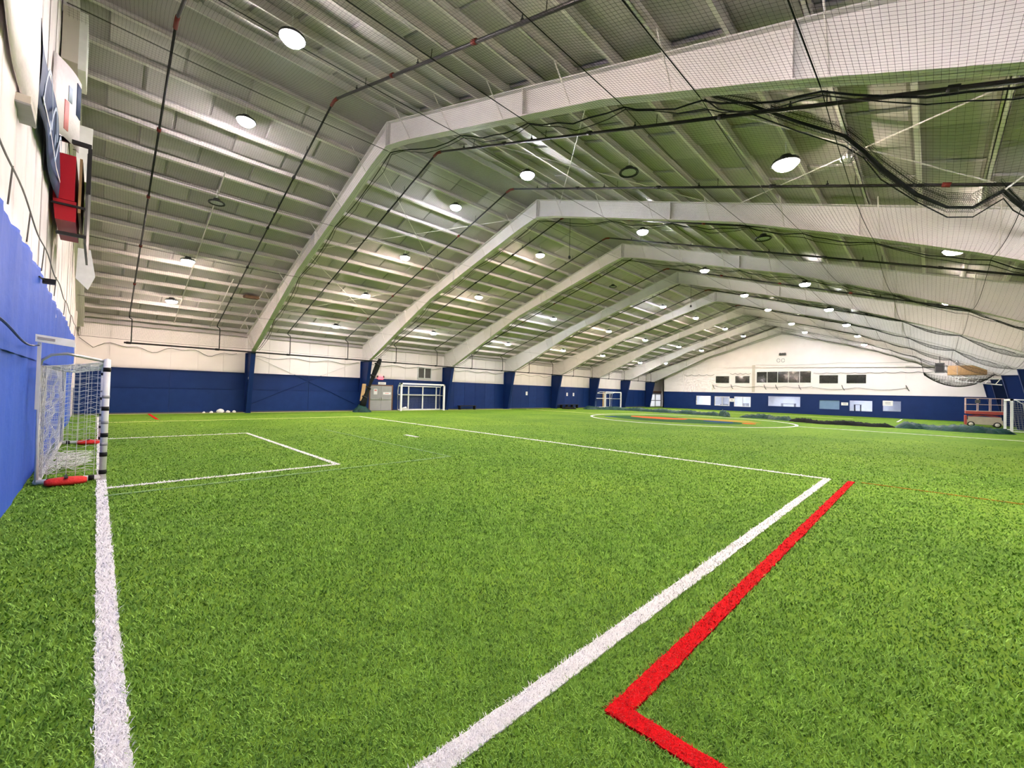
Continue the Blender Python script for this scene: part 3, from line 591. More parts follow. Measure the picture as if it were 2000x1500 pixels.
t = thing('wall_shelf', 'pinkish grey ledge strip jutting from the white sheets at the left edge', 'ledge', (X0 + .08, 7.45, 4.72)); obj('board', MB().box(-.04, .09, -.3, .25, 0, .09), 'beige_board', t); obj('lip', MB().box(-.04, .095, -.31, .26, -.02, 0), 'tape_grey', t)
t = thing('scoreboard', 'red cabinet with black bracket frame mounted high on the end wall', 'scoreboard', (X0 + .05, 12.05, 4.92))
obj('cabinet', MB().box(.02, .31, 0, 1.9, .28, 1.18), 'red_cab', t); obj('lower_cabinet', MB().add([(.06, .05, -.12), (.34, .05, -.12), (.34, 1.8, -.12), (.06, 1.8, -.12), (.02, 0, .27), (.34, 0, .27), (.34, 1.9, .27), (.02, 1.9, .27)], [(0, 3, 2, 1), (4, 5, 6, 7), (0, 1, 5, 4), (1, 2, 6, 5), (2, 3, 7, 6), (3, 0, 4, 7)]), 'red_cab', t)
obj('side_panel', MB().box(.36, .40, .1, 1.9, .1, 1.2), 'wood', t); obj('face_panel', MB().box(.46, .50, .1, 2.3, -.5, 1.35), 'dull_grey', t)
obj('bracket', MB().box(.0, .52, -.02, .04, 1.42, 1.50), 'black', t); obj('bracket', MB().box(.47, .53, -.02, .04, .5, 1.42), 'black', t); obj('bracket', MB().box(.0, .47, -.02, .03, .16, .20), 'black', t); obj('bracket', MB().box(.08, .5, -.02, .03, -.42, -.36), 'black', t)
t = thing('wall_panel_board', 'pale translucent board below the red cabinet by the roof edge', 'board', (X0 + .06, 14.8, 4.15)); obj('sheet', MB().prism([(.28, 0), (.5, -.25), (.62, .1), (.52, .75), (.30, .75)], 'y', 0, .05), 'paper', t)
t = thing('duct_box', 'beige boxed duct with white edge high beside the banners', 'duct', (X0 + .06, 12.6, 8.25)); obj('box', MB().box(.0, .24, 0, 1.0, 0, 1.12), 'beige_board', t); obj('edge_strip', MB().box(.24, .36, 0.0, 1.0, -.1, 1.12), 'white_frame', t)
t = thing('end_board', 'white board edge between the banners and the roof slope', 'board', (X0 + .06, 15.2, 6.7)); obj('sheet', MB().box(.18, .46, 0, .06, 0, 1.4), 'white_frame', t)

# ================================================================== SPRINKLER PIPES
SPX = [1.02 + 3.575 * k for k in range(16)]
main = thing('sprinkler_main', 'long black sprinkler main pipe along the back wall columns', 'pipe', (0, 27.55, 3.55))
obj('pipe', MB().tube([(.85, 0, 0), (X1 - .5, 0, 0)], .042, 10), 'black', main, True)
for x in SPX: obj('tee', MB().tube([(x - .09, 0, 0), (x + .09, 0, 0)], .06, 10), 'black', main, True)
for k, x in enumerate(SPX):
    t = thing('sprinkler_pipe', 'black sprinkler branch pipe over the roof, %s from the goal wall' % ORD[k], 'pipe', (x, 0, 0), 0, 'sprinkler branch pipes')
    dz = .13; ye = 27.75
    obj('pipe', MB().tube([(0, ye, rf(ye) - dz), (0, RIDGE + .1, rf(RIDGE + .1) - dz - .02)], .028, 8), 'black', t, True)
    obj('pipe', MB().tube([(0, RIDGE - .1, rf(RIDGE - .1) - dz - .02), (0, -3.7, rf(-3.7) - dz)], .034, 8), 'black', t, True)
    obj('ridge_elbow', MB().tube([(0, RIDGE + .22, rf(RIDGE + .22) - dz - .02), (0, RIDGE, rf(RIDGE) - dz - .05), (0, RIDGE - .22, rf(RIDGE - .22) - dz - .02)], .046, 8), 'red_joint', t, True)
    obj('drop_pipe', MB().tube([(0, ye, rf(ye) - dz), (0, ye - .02, rf(ye) - dz - .12), (.09, ye - .12, rf(ye) - dz - .2), (.09, ye - .19, rf(ye) - dz - .35), (.09, 27.56, 3.6)], .024, 7), 'black', t, True)
    for y in (24.6, 21.6, 18.6, 15.6, 8.8, 5.8, 2.8, -.2):
        a = .07 * (1 if y > RIDGE else -1); obj('coupling', MB().tube([(0, y + .06, rf(y + .06) - dz), (0, y - .06, rf(y - .06) - dz)], .05, 8), 'red_joint' if (int(y) + k) % 3 == 0 else 'black', t, True)
    for y in ((23.1, 17.3, 14.4, 10.2, 7.2, 4.1, 1.2) if k < 9 else (20, 7)):
        obj('hanger', MB().tube([(0, y, rf(y) - dz), (.02, y, rf(y) + .1)], .008, 5), 'black', t)
        obj('sprinkler_head', MB().lathe([(0, .0), (.03, .01), (.03, .03), (.012, .035), (.012, .1)], (0, y + .5, rf(y + .5) - dz + .02), 8), 'black', t, True)

# ================================================================== HIGH BAY LAMPS
lampR = .24
def lamp_meshes():
    d = {}
    d['housing'] = MB().lathe([(0, .17), (.10, .17), (.12, .10), (.20, .075), (lampR, .06), (lampR, .03), (lampR - .02, .028), (0, .03)], (0, 0, 0), 20).mesh('housing', 'lamp_case', True)
    d['hook'] = MB().tube([(0, 0, .17), (0, 0, .5)], .009, 5).tube([(-.05, 0, .17), (0, 0, .24), (.05, 0, .17)], .01, 5).mesh('hook', 'white_frame')
    prof = [(lampR - .025, .028), (lampR - .03, -.03), (.15, -.085), (.001, -.11)]
    for c in ('warm', 'neutral', 'cool', 'lamp_off'): d[c] = MB().lathe(prof if c != 'lamp_off' else [(lampR - .03, .03), (.1, .02), (.001, .02)], (0, 0, 0), 10).mesh('lens', c, True)
    d['rim'] = MB().tube([(lampR * math.cos(a), lampR * math.sin(a), .02) for a in np.linspace(0, 2 * math.pi, 25)], .018, 6).mesh('rim', 'lamp_case', True)
    return d
LM = lamp_meshes()
LAMPS = [  # bay, x, y, lens
 (0, 2.57, 9.13, 'neutral'), (0, 2.76, 13.78, 'neutral'), (0, 2.74, 17.53, 'lamp_off'), (0, 2.47, 21.44, 'warm'), (0, 2.34, 25.04, 'warm'), (0, 2.7, 4.6, 'warm'), (0, 2.7, .6, 'neutral'),
 (1, 10.17, 13.76, 'cool'), (1, 10.16, 17.63, 'warm'), (1, 10.11, 21.49, 'warm'), (1, 10.14, 25.46, 'neutral'), (1, 9.71, 9.3, 'cool'), (1, 9.85, 5.7, 'lamp_off'), (1, 9.67, 2.08, 'warm'), (1, 9.8, -1.7, 'neutral'),
 (2, 16.32, 14.55, 'warm'), (2, 16.21, 19.34, 'warm'), (2, 16.59, 24.59, 'neutral'), (2, 15.89, 8.5, 'cool'), (2, 15.7, 4.0, 'lamp_off'), (2, 15.66, -.42, 'warm'),
 (3, 24.02, 14.9, 'lamp_off'), (3, 23.91, 19.84, 'cool'), (3, 23.94, 24.67, 'neutral'), (3, 23.21, 8.71, 'neutral'), (3, 23.36, 4.19, 'neutral'), (3, 23.4, -.5, 'warm'),
 (4, 31.64, 15.03, 'cool'), (4, 31.49, 19.85, 'warm'), (4, 30.91, 24.38, 'warm'), (4, 30.79, 8.91, 'neutral'), (4, 31.07, 4.35, 'cool'), (4, 31.0, -.4, 'neutral'),
 (5, 38.05, 14.98, 'warm'), (5, 38.27, 19.96, 'neutral'), (5, 37.42, 24.27, 'warm'), (5, 37.15, 9.05, 'warm'), (5, 38.0, 4.3, 'cool'), (5, 38.0, -.4, 'cool'),
 (6, 45.71, 15.01, 'warm'), (6, 45.79, 19.83, 'cool'), (6, 46.22, 24.71, 'neutral'), (6, 45.45, 9.14, 'neutral'), (6, 45.05, 4.35, 'warm'), (6, 45.3, -.4, 'neutral'),
 (7, 51.99, 15.09, 'warm'), (7, 51.51, 19.54, 'warm'), (7, 51.37, 23.92, 'cool'), (7, 52.82, 9.42, 'cool'), (7, 53.26, 4.64, 'neutral'), (7, 52.8, -.3, 'cool')]
for b in range(NB):
    for side in (1, -1):
        row = sorted([l for l in LAMPS if l[0] == b and (l[2] > RIDGE) == (side > 0)], key=lambda l: abs(l[2] - RIDGE))
        for i, (bb, x, y, c) in enumerate(row):
            z = rf(y) - (.46 if y > 0 else .40)
            lab = '%s high bay lamp, %s below the ridge on the %s slope, %s bay' % ('unlit' if c == 'lamp_off' else 'lit', ORD[i], 'back' if side > 0 else 'near', ORD[b])
            t = thing('high_bay_lamp', lab, 'lamp', (x, y, z), 0, 'high bay lamps under the roof')
            link('housing', LM['housing'], t); link('hook', LM['hook'], t); link('rim', LM['rim'], t); link('lens', LM[c], t)
for (x, y, z0, z1, l) in ((15.9, 12.3, 9.35, 8.2, 'nearer'), (30.3, 12.3, 9.4, 8.2, 'farther')):
    t = thing('drop_cable', 'thin cable with weight hanging from the ridge, %s one' % l, 'cable', (x, y, z1)); obj('cable', MB().tube([(0, 0, 0), (0, 0, rf(y) - z1)], .01, 5), 'black', t); obj('weight', MB().lathe([(0, -.1), (.06, -.06), (.07, 0), (.04, .06), (0, .08)], (0, 0, 0), 10), 'black', t, True)
t = thing('caged_lamp', 'small round wire-caged fixture on the near roof slope', 'fixture', (9.7, 1.1, rf(1.1) - .35))
obj('bulb', MB().lathe([(0, -.09), (.07, -.06), (.09, 0), (.06, .07), (0, .1)], (0, 0, 0), 12), 'chrome', t, True)
for a in range(4): obj('cage_wire', MB().tube([(.12 * math.sin(q) * math.cos(a * .785), .12 * math.sin(q) * math.sin(a * .785), .12 * math.cos(q)) for q in np.linspace(0, 2 * math.pi, 13)], .006, 4), 'chrome', t)
obj('stem', MB().tube([(0, 0, .1), (0, 0, .5)], .012, 5), 'chrome', t)

# ================================================================== CEILING NETS
ROPES = [27.3, 24.2, 20.6, 16.6, 12.3, 8.6, 6.2, 3.85, 2.5, 1.0, -.9, -2.9]
RO = np.array(ROPES[::-1])
def netz(y, x, k):
    y = np.asarray(y, float); x = np.asarray(x, float)
    u = np.abs(y - RIDGE); z = 10.1 - .325 * u - np.where(y >= RIDGE, np.interp(u, *DEP), np.interp(u, *DEPR)) - .06
    i = np.clip(np.searchsorted(RO, y), 1, len(RO) - 1); a, b = RO[i - 1], RO[i]; t = np.clip((y - a) / (b - a), 0, 1)
    side = np.clip((6.0 - y) / 7.0, 0, 1); amp = .05 + .30 * side * (.35 if k == 0 else 1.0)
    tx = (x - FX[k]) / BAY; sx = np.sin(np.pi * np.clip(tx, 0, 1))
    sag = amp * 4 * t * (1 - t) * (.35 + .65 * sx) * (b - a) / 2.2 + (.05 + .28 * side * (.2 if k == 0 else 1)) * sx
    return z - sag
for k in range(NB):
    cell, r = {0: (.060, .0014), 1: (.065, .0012), 2: (.08, .0012)}.get(k, (.13, .0017))
    ylo, yhi = -3.0, 27.35; xa, xb = FX[k] + (.12 if k == 0 else 0), FX[k + 1]
    lab = 'dark netting stretched under the roof of the %s bay from the goal wall' % ORD[k]
    nt_ = thing('ceiling_net', lab, 'net', (0, 0, 0), 0, 'ceiling nets under the roof')
    polys = []; ys = np.arange(ylo, yhi, .35); xs = np.linspace(xa, xb, 9)
    for x in np.arange(xa, xb + .01, cell):
        xx = x + .03 * np.sin(ys * 1.7 + x); polys.append(np.stack([xx, ys, netz(ys, np.full_like(ys, x), k)], 1))
    for y in np.arange(ylo, yhi, cell * .96): polys.append(np.stack([xs, np.full_like(xs, y), netz(np.full_like(xs, y), xs, k)], 1))
    V, F = strings(polys, r); o = link('netting', fast_mesh('netting', V, F, ['net_dark']), nt_); o['kind'] = 'stuff'
    for y in ROPES:
        xx = np.linspace(xa, xb, 9); obj('rope', MB().tube(np.stack([xx, np.full_like(xx, y), netz(np.full_like(xx, y), xx, k) + .006], 1), .008 if k == 0 else .005, 5), 'black_rope', nt_)
    # edge rope looped under the rafter at the far side of the bay
    P = []
    for a, b in zip(ROPES, ROPES[1:]):
        for t in np.linspace(0, 1, 7)[:-1]:
            y = a + (b - a) * t; u = abs(y - RIDGE); zz = rf(y) - depth(y) - .06 - (.10 + .03 * math.sin(y * 9)) * 4 * t * (1 - t) * min(1.5, abs(b - a) / 2.2) * (1 if y < RIDGE else .8)
            P.append((xb + .10 + .07 * math.sin(math.pi * t), y, zz))
    obj('edge_rope', MB().tube(P, .013, 6), 'black_rope', nt_)
    if k < 3: obj('edge_rope', MB().tube([(p[0] + .07 + .04 * math.sin(p[1] * 3), p[1], p[2] - .05 + .05 * math.sin(p[1] * 2.3)) for p in P], .008, 5), 'black_rope', nt_)
# bunched net hanging on the near slope beyond the first frame
sw = [(6.55, 2.5, 6.36), (7.0, 2.45, 6.5), (8.0, 2.27, 6.8), (8.8, 1.7, 6.62), (9.5, 1.13, 6.45), (9.9, .9, 6.25), (10.3, .68, 6.0), (10.8, .21, 5.54), (11.0, -.2, 5.24), (11.3, -.53, 5.24), (11.5, -.91, 5.50), (11.8, -1.05, 5.40), (12.4, -1.35, 5.2), (13.2, -1.7, 5.0)]
t = thing('net_bundle', 'bunched dark net sagging in loops on the near roof slope', 'net')
obj('bundle', MB().tube(sw, [.012, .018, .022, .026, .03, .036, .045, .036, .025, .028, .03, .03, .035, .03], 8), 'net_dark', t, True)
lo = [(p[0], p[1], p[2] - .10 - .10 * abs(math.sin(i * 1.3))) for i, p in enumerate(sw)]; obj('hem_rope', MB().tube(lo, .011, 6), 'black_rope', t)
pol = []
for s in np.linspace(0, 1, 13): pol.append(np.array([[p[0], p[1] + .03 * math.sin(9 * s), p[2] + (s * .40 - .10) * math.sin(math.pi * i / 13) ** .7] for i, p in enumerate(sw)]))
A = np.array(pol)
polys = [a for a in pol] + [A[:, i] + (A[:, i + 1] - A[:, i]) * f for i in range(13) for f in np.linspace(0, 1, 14)[:-1]]
V, F = strings(polys, .003); o = link('netting', fast_mesh('netting', V, F, ['net_dark']), t); o['kind'] = 'stuff'
cable('white_tie_rope', [(11.5, -.91, 5.50), (11.7, -1.15, 5.75), (12.0, -1.6, 5.9), (12.3, -2.1, 5.85)], .016, 'net_white', 'short white rope tied to the bunched net', 'rope')

# wall cables on the back wall
cable('wall_cable', [(X0 + .1, YW - .1, 3.75)] + [(x, YW - .12, 3.42 + .12 * math.sin(x * 2.4) + .08 * math.sin(x * 5.3)) for x in np.arange(-.2, 6.0, .2)], .014, 'dull_grey', 'thin wavy cable on the white wall in the first bay')
for k, l in ((1, 'second'), (2, 'third'), (3, 'fourth'), (4, 'fifth')):
    cable('wall_cable', [(FX[k] + .2 + 6.7 * t, YW - .12, 3.42 - .10 * math.sin(math.pi * 3 * t) ** 2 + .03 * math.sin(20 * t)) for t in np.linspace(0, 1, 40)], .014, 'dull_grey', 'thin wavy cable on the white wall in the %s bay' % l)

# ================================================================== NEAR GOAL
def net_patch(P00, P10, P11, P01, nu, nv, amp, seed, nrm):
    """strings over a bilinear patch with folds along nrm"""
    P00, P10, P11, P01 = map(np.array, (P00, P10, P11, P01)); nrm = np.array(nrm, float)
    def S(u, v):
        u = np.asarray(u)[..., None]; v = np.asarray(v)[..., None]
        base = P00 * (1 - u) * (1 - v) + P10 * u * (1 - v) + P11 * u * v + P01 * (1 - u) * v
        e = 16 * u * (1 - u) * v * (1 - v); q = wave(u * 4 + seed, v * 4 + seed * 1.7, 1.0)
        return base + nrm * amp * q * np.minimum(1, e + .1) + np.array([0, 0, -1.0]) * .5 * amp * np.abs(np.sin(u * 9 + seed)) * (1 - (2 * v - 1) ** 2)
    t = np.linspace(0, 1, 26); out = []
    for i in range(nu + 1): out.append(S(np.full(26, i / nu), t))
    for j in range(nv + 1): out.append(S(t, np.full(26, j / nv)))
    return out
g = thing('soccer_goal', 'white portable soccer goal with black tape bands by the left wall', 'goal', (0, 0, 0))
GX, GB, GY0, GY1, GH = .11, -.62, 9.72, 15.55, 2.0
TB, TGy = (1.83, 1.18, .74, .42, .13), (1.375, .95, .59)
for y in (GY0, GY1):
    p = obj('post', MB().tube([(GX, y, 0), (GX, y, GH)], .045, 12), 'goal_white', g, True)
    for z in TB: obj('tape_band', MB().tube([(GX, y, z - .035), (GX, y, z + .035)], .049, 12), 'tape_black', p, True)
    for z in TGy: obj('tape_band', MB().tube([(GX, y, z - .025), (GX, y, z + .025)], .048, 12), 'tape_grey', p, True)
    s = obj('side_bar', MB().tube([(GX, y, .05), (GB, y, .05)], .04, 10), 'goal_white', g, True)
    for x in (-.02, -.22, -.48): obj('tape_band', MB().tube([(x - .035, y, .05), (x + .035, y, .05)], .044, 10), 'tape_black', s, True)
    obj('top_bar', MB().tube([(GX, y, GH - .04), (-.35, y, GH + .06), (-.52, y, GH + .03), (GB, y + .02, GH - .06), (GB - .02, y + .03, GH - .16)], .022, 8), 'chrome', g, True)
    obj('back_stanchion', MB().tube([(GB - .02, y + .03, GH - .16), (GB, y, .05)], .022, 8), 'goal_white', g, True)
for y in (GY0 + .06, GY1 - .08):                                        # net gathered on the back stanchions
    pol = [np.stack([GB + .03 + .025 * np.sin(a + np.linspace(0, 9, 20)), y + .025 * np.cos(a * 1.7 + np.linspace(0, 7, 20)), np.linspace(.1, 1.85, 20)], 1) for a in np.linspace(0, 6.2, 9 if y < 12 else 14)]
    V, F = strings(pol, .006); o = link('gathered_net', fast_mesh('gathered_net', V, F, ['net_white']), g); o['kind'] = 'stuff'
obj('crossbar', MB().tube([(GX, GY0, GH - .03), (GX, GY1, GH - .03)], .045, 12), 'goal_white', g, True)
obj('back_bar', MB().tube([(GB, GY0, .05), (GB, GY1, .05)], .04, 10), 'goal_white', g, True)
obj('top_back_bar', MB().tube([(GB - .02, GY0, GH - .16), (GB - .02, GY1, GH - .16)], .018, 8), 'goal_white', g, True)
pol = net_patch((GX, GY0, .08), (GB, GY0, .08), (GB, GY0, 1.85), (GX, GY0, 1.93), 7, 18, .09, 1, (0, 1, 0))
pol += net_patch((GX, GY1, .08), (GB, GY1, .08), (GB, GY1, 1.85), (GX, GY1, 1.93), 7, 18, .09, 2, (0, 1, 0))
pol += net_patch((GB, GY0, .08), (GB, GY1, .08), (GB, GY1, 1.85), (GB, GY0, 1.85), 50, 18, .14, 4, (1, 0, 0))
pol += net_patch((GX, GY0, 1.96), (GX, GY1, 1.96), (GB, GY1, 1.85), (GB, GY0, 1.85), 50, 7, .08, 6, (0, 0, 1))
V, F = strings(pol, .0042); o = link('goal_net', fast_mesh('goal_net', V, F, ['net_white']), g); o['label'] = 'white knotted goal net with sagging folds'
pol = []
for i in range(60):                                                     # slack net heaped on the ground inside the goal
    y0 = GY0 + .3 + rng.uniform(0, 2.2); q = np.linspace(0, 1, 12)
    pol.append(np.stack([GB + .05 + q * rng.uniform(.35, .62) , y0 + q * rng.uniform(.2, 1.6) + .05 * np.sin(q * 9 + i), .03 + .22 * np.abs(np.sin(q * 3 + i)) * (1 - q) + .02], 1))
V, F = strings(pol, .005); o = link('slack_net', fast_mesh('slack_net', V, F, ['net_white']), g); o['kind'] = 'stuff'
def sandbag(loc, rz, lab, L=.46):
    t = thing('weight_bag', lab, 'weight bag', loc, rz); ny = 9; mb = MB()
    prof = [(.0, .07), (.10, .13), (.3, .15), (.5, .16), (.7, .15), (.88, .14), (1, .09)]
    vs = []; n = 12
    for s, r in prof:
        for j in range(n):
            a = 2 * math.pi * j / n; vs.append((L * (s - .5), r * 1.0 * math.cos(a), max(0.004, .055 + .065 * math.sin(a) * (r / .15))))
    fs = [(i * n + j, i * n + (j + 1) % n, (i + 1) * n + (j + 1) % n, (i + 1) * n + j) for i in range(len(prof) - 1) for j in range(n)] + [tuple(range(n))[::-1], tuple(range(6 * n, 7 * n))]
    obj('bag', mb.add(vs, fs), 'red_bag', t, True); obj('strap', MB().box(-.02, .02, -.15, .15, .122, .13), 'tape_black', t)
sandbag((-.30, GY0 - .16, .0), .06, 'red weight bag lying against the near side bar of the taped goal')
sandbag((-.12, GY1 - .18, .0), .06, 'red weight bag on the far side bar of the taped goal', .42)

# ================================================================== FRAME GOALS ALONG THE BACK WALL
def frame_goal(name, lab, x0, x1, yf, yb, h, bars, off, mirror=False, net=True):
    g = thing(name, lab, 'goal', (x0, yf, 0)); W = x1 - x0; d = yb - yf
    for x in (0, W):
        obj('post', MB().box(x - .06, x + .06, -.06, .06, 0, h), 'goal_white', g)
        obj('side_tube', MB().tube([(x, 0, h - .04), (x + off * .6, d * .55, h - .02), (x + off, d * .95, h - .25), (x + off, d, h - .6), (x + off, d, .05), (x, 0, .05)], .03, 8), 'goal_white', g, True)
        obj('side_rail', MB().tube([(x, 0, h * .56), (x + off, d, h * .56)], .025, 6), 'goal_white', g)
    obj('crossbar', MB().box(-.06, W + .06, -.06, .06, h - .12, h), 'goal_white', g)
    obj('ground_bar', MB().box(off, W + off, d - .06, d + .02, 0, .10), 'goal_white', g)
    obj('mid_rail', MB().box(off, W + off, d - .05, d, h * .55, h * .55 + .09), 'goal_white', g)
    for b in bars: obj('upright', MB().box(b - .045, b + .045, d - .06, d - .01, 0, h - .2), 'goal_white', g)
    obj('top_back_bar', MB().box(off, W + off, d - .05, d, h - .26, h - .19), 'goal_white', g)
    if net:
        pol = net_patch((off, d - .02, .1), (W + off, d - .02, .1), (W + off, d - .02, h * .55), (off, d - .02, h * .55), 30, 9, .03, 3, (0, 1, 0))
        V, F = strings(pol, .004); link('goal_net', fast_mesh('goal_net', V, F, ['tape_grey']), g)
    return g
frame_goal('frame_goal', 'white frame goal with grid of back bars beside the grey doors', 16.2, 20.1, 28.05, 28.98, 2.12, (1.15, 2.45, 3.75), .25)
frame_goal('frame_goal', 'white frame goal against the navy wall in the far seventh bay', 44.3, 47.9, 28.2, 28.98, 2.0, (.9, 2.2), -.9, net=False)
tag(obj('rag', MB().tube([(16.55, 28.6, .06), (16.7, 28.55, .16), (16.9, 28.5, .22), (17.0, 28.5, .12)], [.05, .1, .09, .03], 8), 'paper', None, True), 'white crumpled cloth inside the frame goal beside the doors', 'cloth')
tag(obj('wood_board', MB().box(44.95, 45.7, YW - .11, YW - .06, 0, 1.9), 'wood'), 'pale door-size board behind the far frame goal', 'board')

# furled divider net and its green bag
t = thing('furled_divider', 'black furled divider net leaning down beside the grey doors', 'divider net', (0, 0, 0))
q = np.linspace(0, 1, 12); obj('furled_net', MB().tube([(14.12 - 1.2 * s - .05 * math.sin(3 * s), 27.45, 3.72 - 3.3 * s) for s in q], [.12 + .05 * math.sin(8 * s) + .04 * s for s in q], 10), 'net_dark', t, True)
for s in (.1, .35, .6, .8): obj('strap', MB().tube([(14.12 - 1.2 * s - .08, 27.45, 3.72 - 3.3 * s - .04), (14.12 - 1.2 * s - .12, 27.45, 3.72 - 3.3 * s - .1)], .2, 10), 'black', t, True)
def heap(name, path, wdt, hgt, mat, parent=None, n=10, seed=0, sub=5):
    P = np.array(path, float); seg = np.concatenate([[0], np.cumsum(np.linalg.norm(np.diff(P, axis=0), axis=1))]); tt = np.linspace(0, seg[-1], int(seg[-1] * sub) + 4)
    C = np.stack([np.interp(tt, seg, P[:, 0]), np.interp(tt, seg, P[:, 1])], 1); T = np.gradient(C, axis=0); T /= np.linalg.norm(T, axis=1, keepdims=True); Nn = np.stack([-T[:, 1], T[:, 0]], 1)
    env = np.minimum(1, np.minimum(tt, tt[-1] - tt) / .5 + .15); vs = []
    for i in range(len(tt)):
        for j in range(n):
            u = j / (n - 1) * 2 - 1; rr = 1 + .2 * math.sin(tt[i] * 3.1 + seed) + .15 * math.sin(tt[i] * 7.7 + j + seed)
            z = max(0.0, (1 - u ** 4)) * hgt * env[i] * (1 + .22 * math.sin(tt[i] * 2.3 + seed) + .18 * math.sin(tt[i] * 9.1 + j * 2.1) + .14 * math.sin(tt[i] * 15 + 4 * u)) + .004
            c = C[i] + Nn[i] * (u * wdt * rr * (.4 + .6 * env[i])); vs.append((c[0], c[1], z))
    fs = [(i * n + j, i * n + j + 1, (i + 1) * n + j + 1, (i + 1) * n + j) for i in range(len(tt) - 1) for j in range(n - 1)]
    fs += [tuple(i * n for i in range(len(tt)))[::-1] if False else (0, n - 1, n - 2, 1)]
    return obj(name, MB().add(vs, fs), mat, parent, True)
tag(heap('tarp_bundle', [(12.3, 27.55), (12.9, 27.4), (13.5, 27.45)], .42, .42, 'tarp', None, 12, 2, 14), 'dark green bundled tarp at the foot of the furled net', 'tarp')
tag(obj('wood_board', MB().add([(12.95, 27.9, .75), (13.2, 27.9, .75), (13.35, 27.9, 1.95), (13.1, 27.9, 1.95), (12.95, 27.97, .75), (13.2, 27.97, .75), (13.35, 27.97, 1.95), (13.1, 27.97, 1.95)], [(0, 1, 2, 3), (7, 6, 5, 4), (0, 4, 5, 1), (1, 5, 6, 2), (2, 6, 7, 3), (3, 7, 4, 0)]), 'wood'), 'pale wooden plank leaning behind the furled black net', 'plank')

# divider curtain lying across the field
tag(heap('tarp_roll', [(37.0, 26.2), (38.7, 25.3), (40.2, 23.0), (39.8, 18.4), (39.4, 15.0), (39.2, 13.2)], .55, .27, 'tarp', None, 10, 0, 6), 'dark green divider curtain heaped along the turf near the back wall', 'tarp')
tag(heap('tarp_roll', [(39.2, 13.2), (38.4, 12.4), (37.6, 12.0)], .28, .42, 'tarp', None, 10, 1, 10), 'peaked fold of dark green curtain beyond the centre emblem', 'tarp')
tag(heap('tarp_roll', [(38.6, 11.4), (38.7, 9.4), (37.0, 7.4)], .5, .26, 'tarp', None, 10, 4, 8), 'short dark green curtain heap right of the peaked fold', 'tarp')
tag(heap('tarp_roll', [(37.0, 7.4), (35.4, 5.4), (35.7, 2.8), (35.9, 1.6)], .50, .22, 'net_dark', None, 10, 5, 8), 'black furled net strip lying on the turf beyond the circle', 'net')
tag(heap('tarp_roll', [(35.9, 1.6), (36.2, .4), (35.6, -1.7), (36.2, -3.3)], .5, .30, 'tarp', None, 10, 7, 8), 'dark green divider curtain heap in front of the scissor lift', 'tarp')
tag(heap('tarp_roll', [(34.6, 27.2), (35.4, 26.9), (36.2, 26.7)], .4, .25, 'net_dark', None, 10, 9, 10), 'black net lump at the back wall end of the heaped curtain', 'net')

# low benches by the back wall
def bench(lab, x0, x1, h):
    t = thing('low_bench', lab, 'bench', ((x0 + x1) / 2, 28.65, 0)); hw = (x1 - x0) / 2
    obj('seat', MB().box(-hw, hw, -.18, .18, h - .06, h), 'black', t)
    for s in np.linspace(-hw + .1, hw - .1, max(2, int(2 * hw) + 1)): obj('leg', MB().box(s - .04, s + .04, -.15, .15, 0, h - .06), 'black', t)
bench('low black bench against navy wall in the fourth bay', 22.1, 23.95, .36); bench('long low black bench against navy wall in the sixth bay', 35.2, 39.2, .42)
# scattered white litter along the back wall foot
for i, (x, z, s, lab) in enumerate(((4.28, .0, .07, 'leftmost small white lump at the foot of the back wall'), (4.62, 0, .08, 'second small white lump at the foot of the back wall'), (5.05, 0, .16, 'largest white crumpled lump by the first blue column'), (5.44, 0, .1, 'white lump right of the largest one by the wall'), (5.74, 0, .1, 'white lump closest to the first blue column'))):
    mb = MB(); n = 10; prof = [(0.0, 0), (.7, .1), (1, .5), (.75, 1.0), (.3, 1.25), (0, 1.3)]
    vs = [(s * r * math.cos(2 * math.pi * j / n) * (1 + .3 * math.sin(j * 2.3 + i)), s * r * math.sin(2 * math.pi * j / n), s * zz * (1 + .2 * math.sin(j + i)) + .002) for r, zz in prof for j in range(n)]
    fs = [(a * n + j, a * n + (j + 1) % n, (a + 1) * n + (j + 1) % n, (a + 1) * n + j) for a in range(5) for j in range(n)]
    tag(obj('crumpled_paper', mb.add(vs, fs), 'paper', None, False, (x, 28.75, 0)), lab, 'litter', 'litter at the back wall')
# curtain hem strip painted pale at wall foot
struct(obj('baseboard_back', MB().box(X0, 14.1, YW - .06, YW - .031, 0, .07).box(16.1, X1, YW - .06, YW - .031, 0, .07), 'dull_grey'), 'dark kick strip at the foot of the back wall')

# ================================================================== SCISSOR LIFT AND GOAL ON THE RIGHT
t = thing('scissor_lift', 'beige and red scissor lift parked by the right wall', 'scissor lift', (45.4, -2.7, 0))
obj('chassis', MB().box(-.6, .6, -.85, .85, .18, .50).box(-.55, .55, -.8, .8, .50, .72), 'lift_beige', t); obj('end_plate', MB().box(-.62, .62, .85, .95, .12, .8), 'lift_red', t)
for sx in (-.55, .55):
    for sy in (-.6, .65):
        wv = obj('wheel', MB().tube([(sx - .08, sy, .19), (sx + .08, sy, .19)], .19, 16), 'rubber', t, True); obj('hub', MB().tube([(sx - .09, sy, .19), (sx + .09, sy, .19)], .12, 12), 'hub', wv, True)
for i in range(2):
    for s in (-1, 1): obj('scissor_arm', MB().tube([(-.4 + .8 * i, -.75 * s, .74), (-.4 + .8 * i, .75 * s, .92)], .035, 6), 'lift_red', t)
obj('platform', MB().box(-.6, .6, -.92, .92, .92, 1.12), 'lift_red', t); obj('deck', MB().box(-.56, .56, -.88, .88, 1.12, 1.15), 'lift_beige', t)
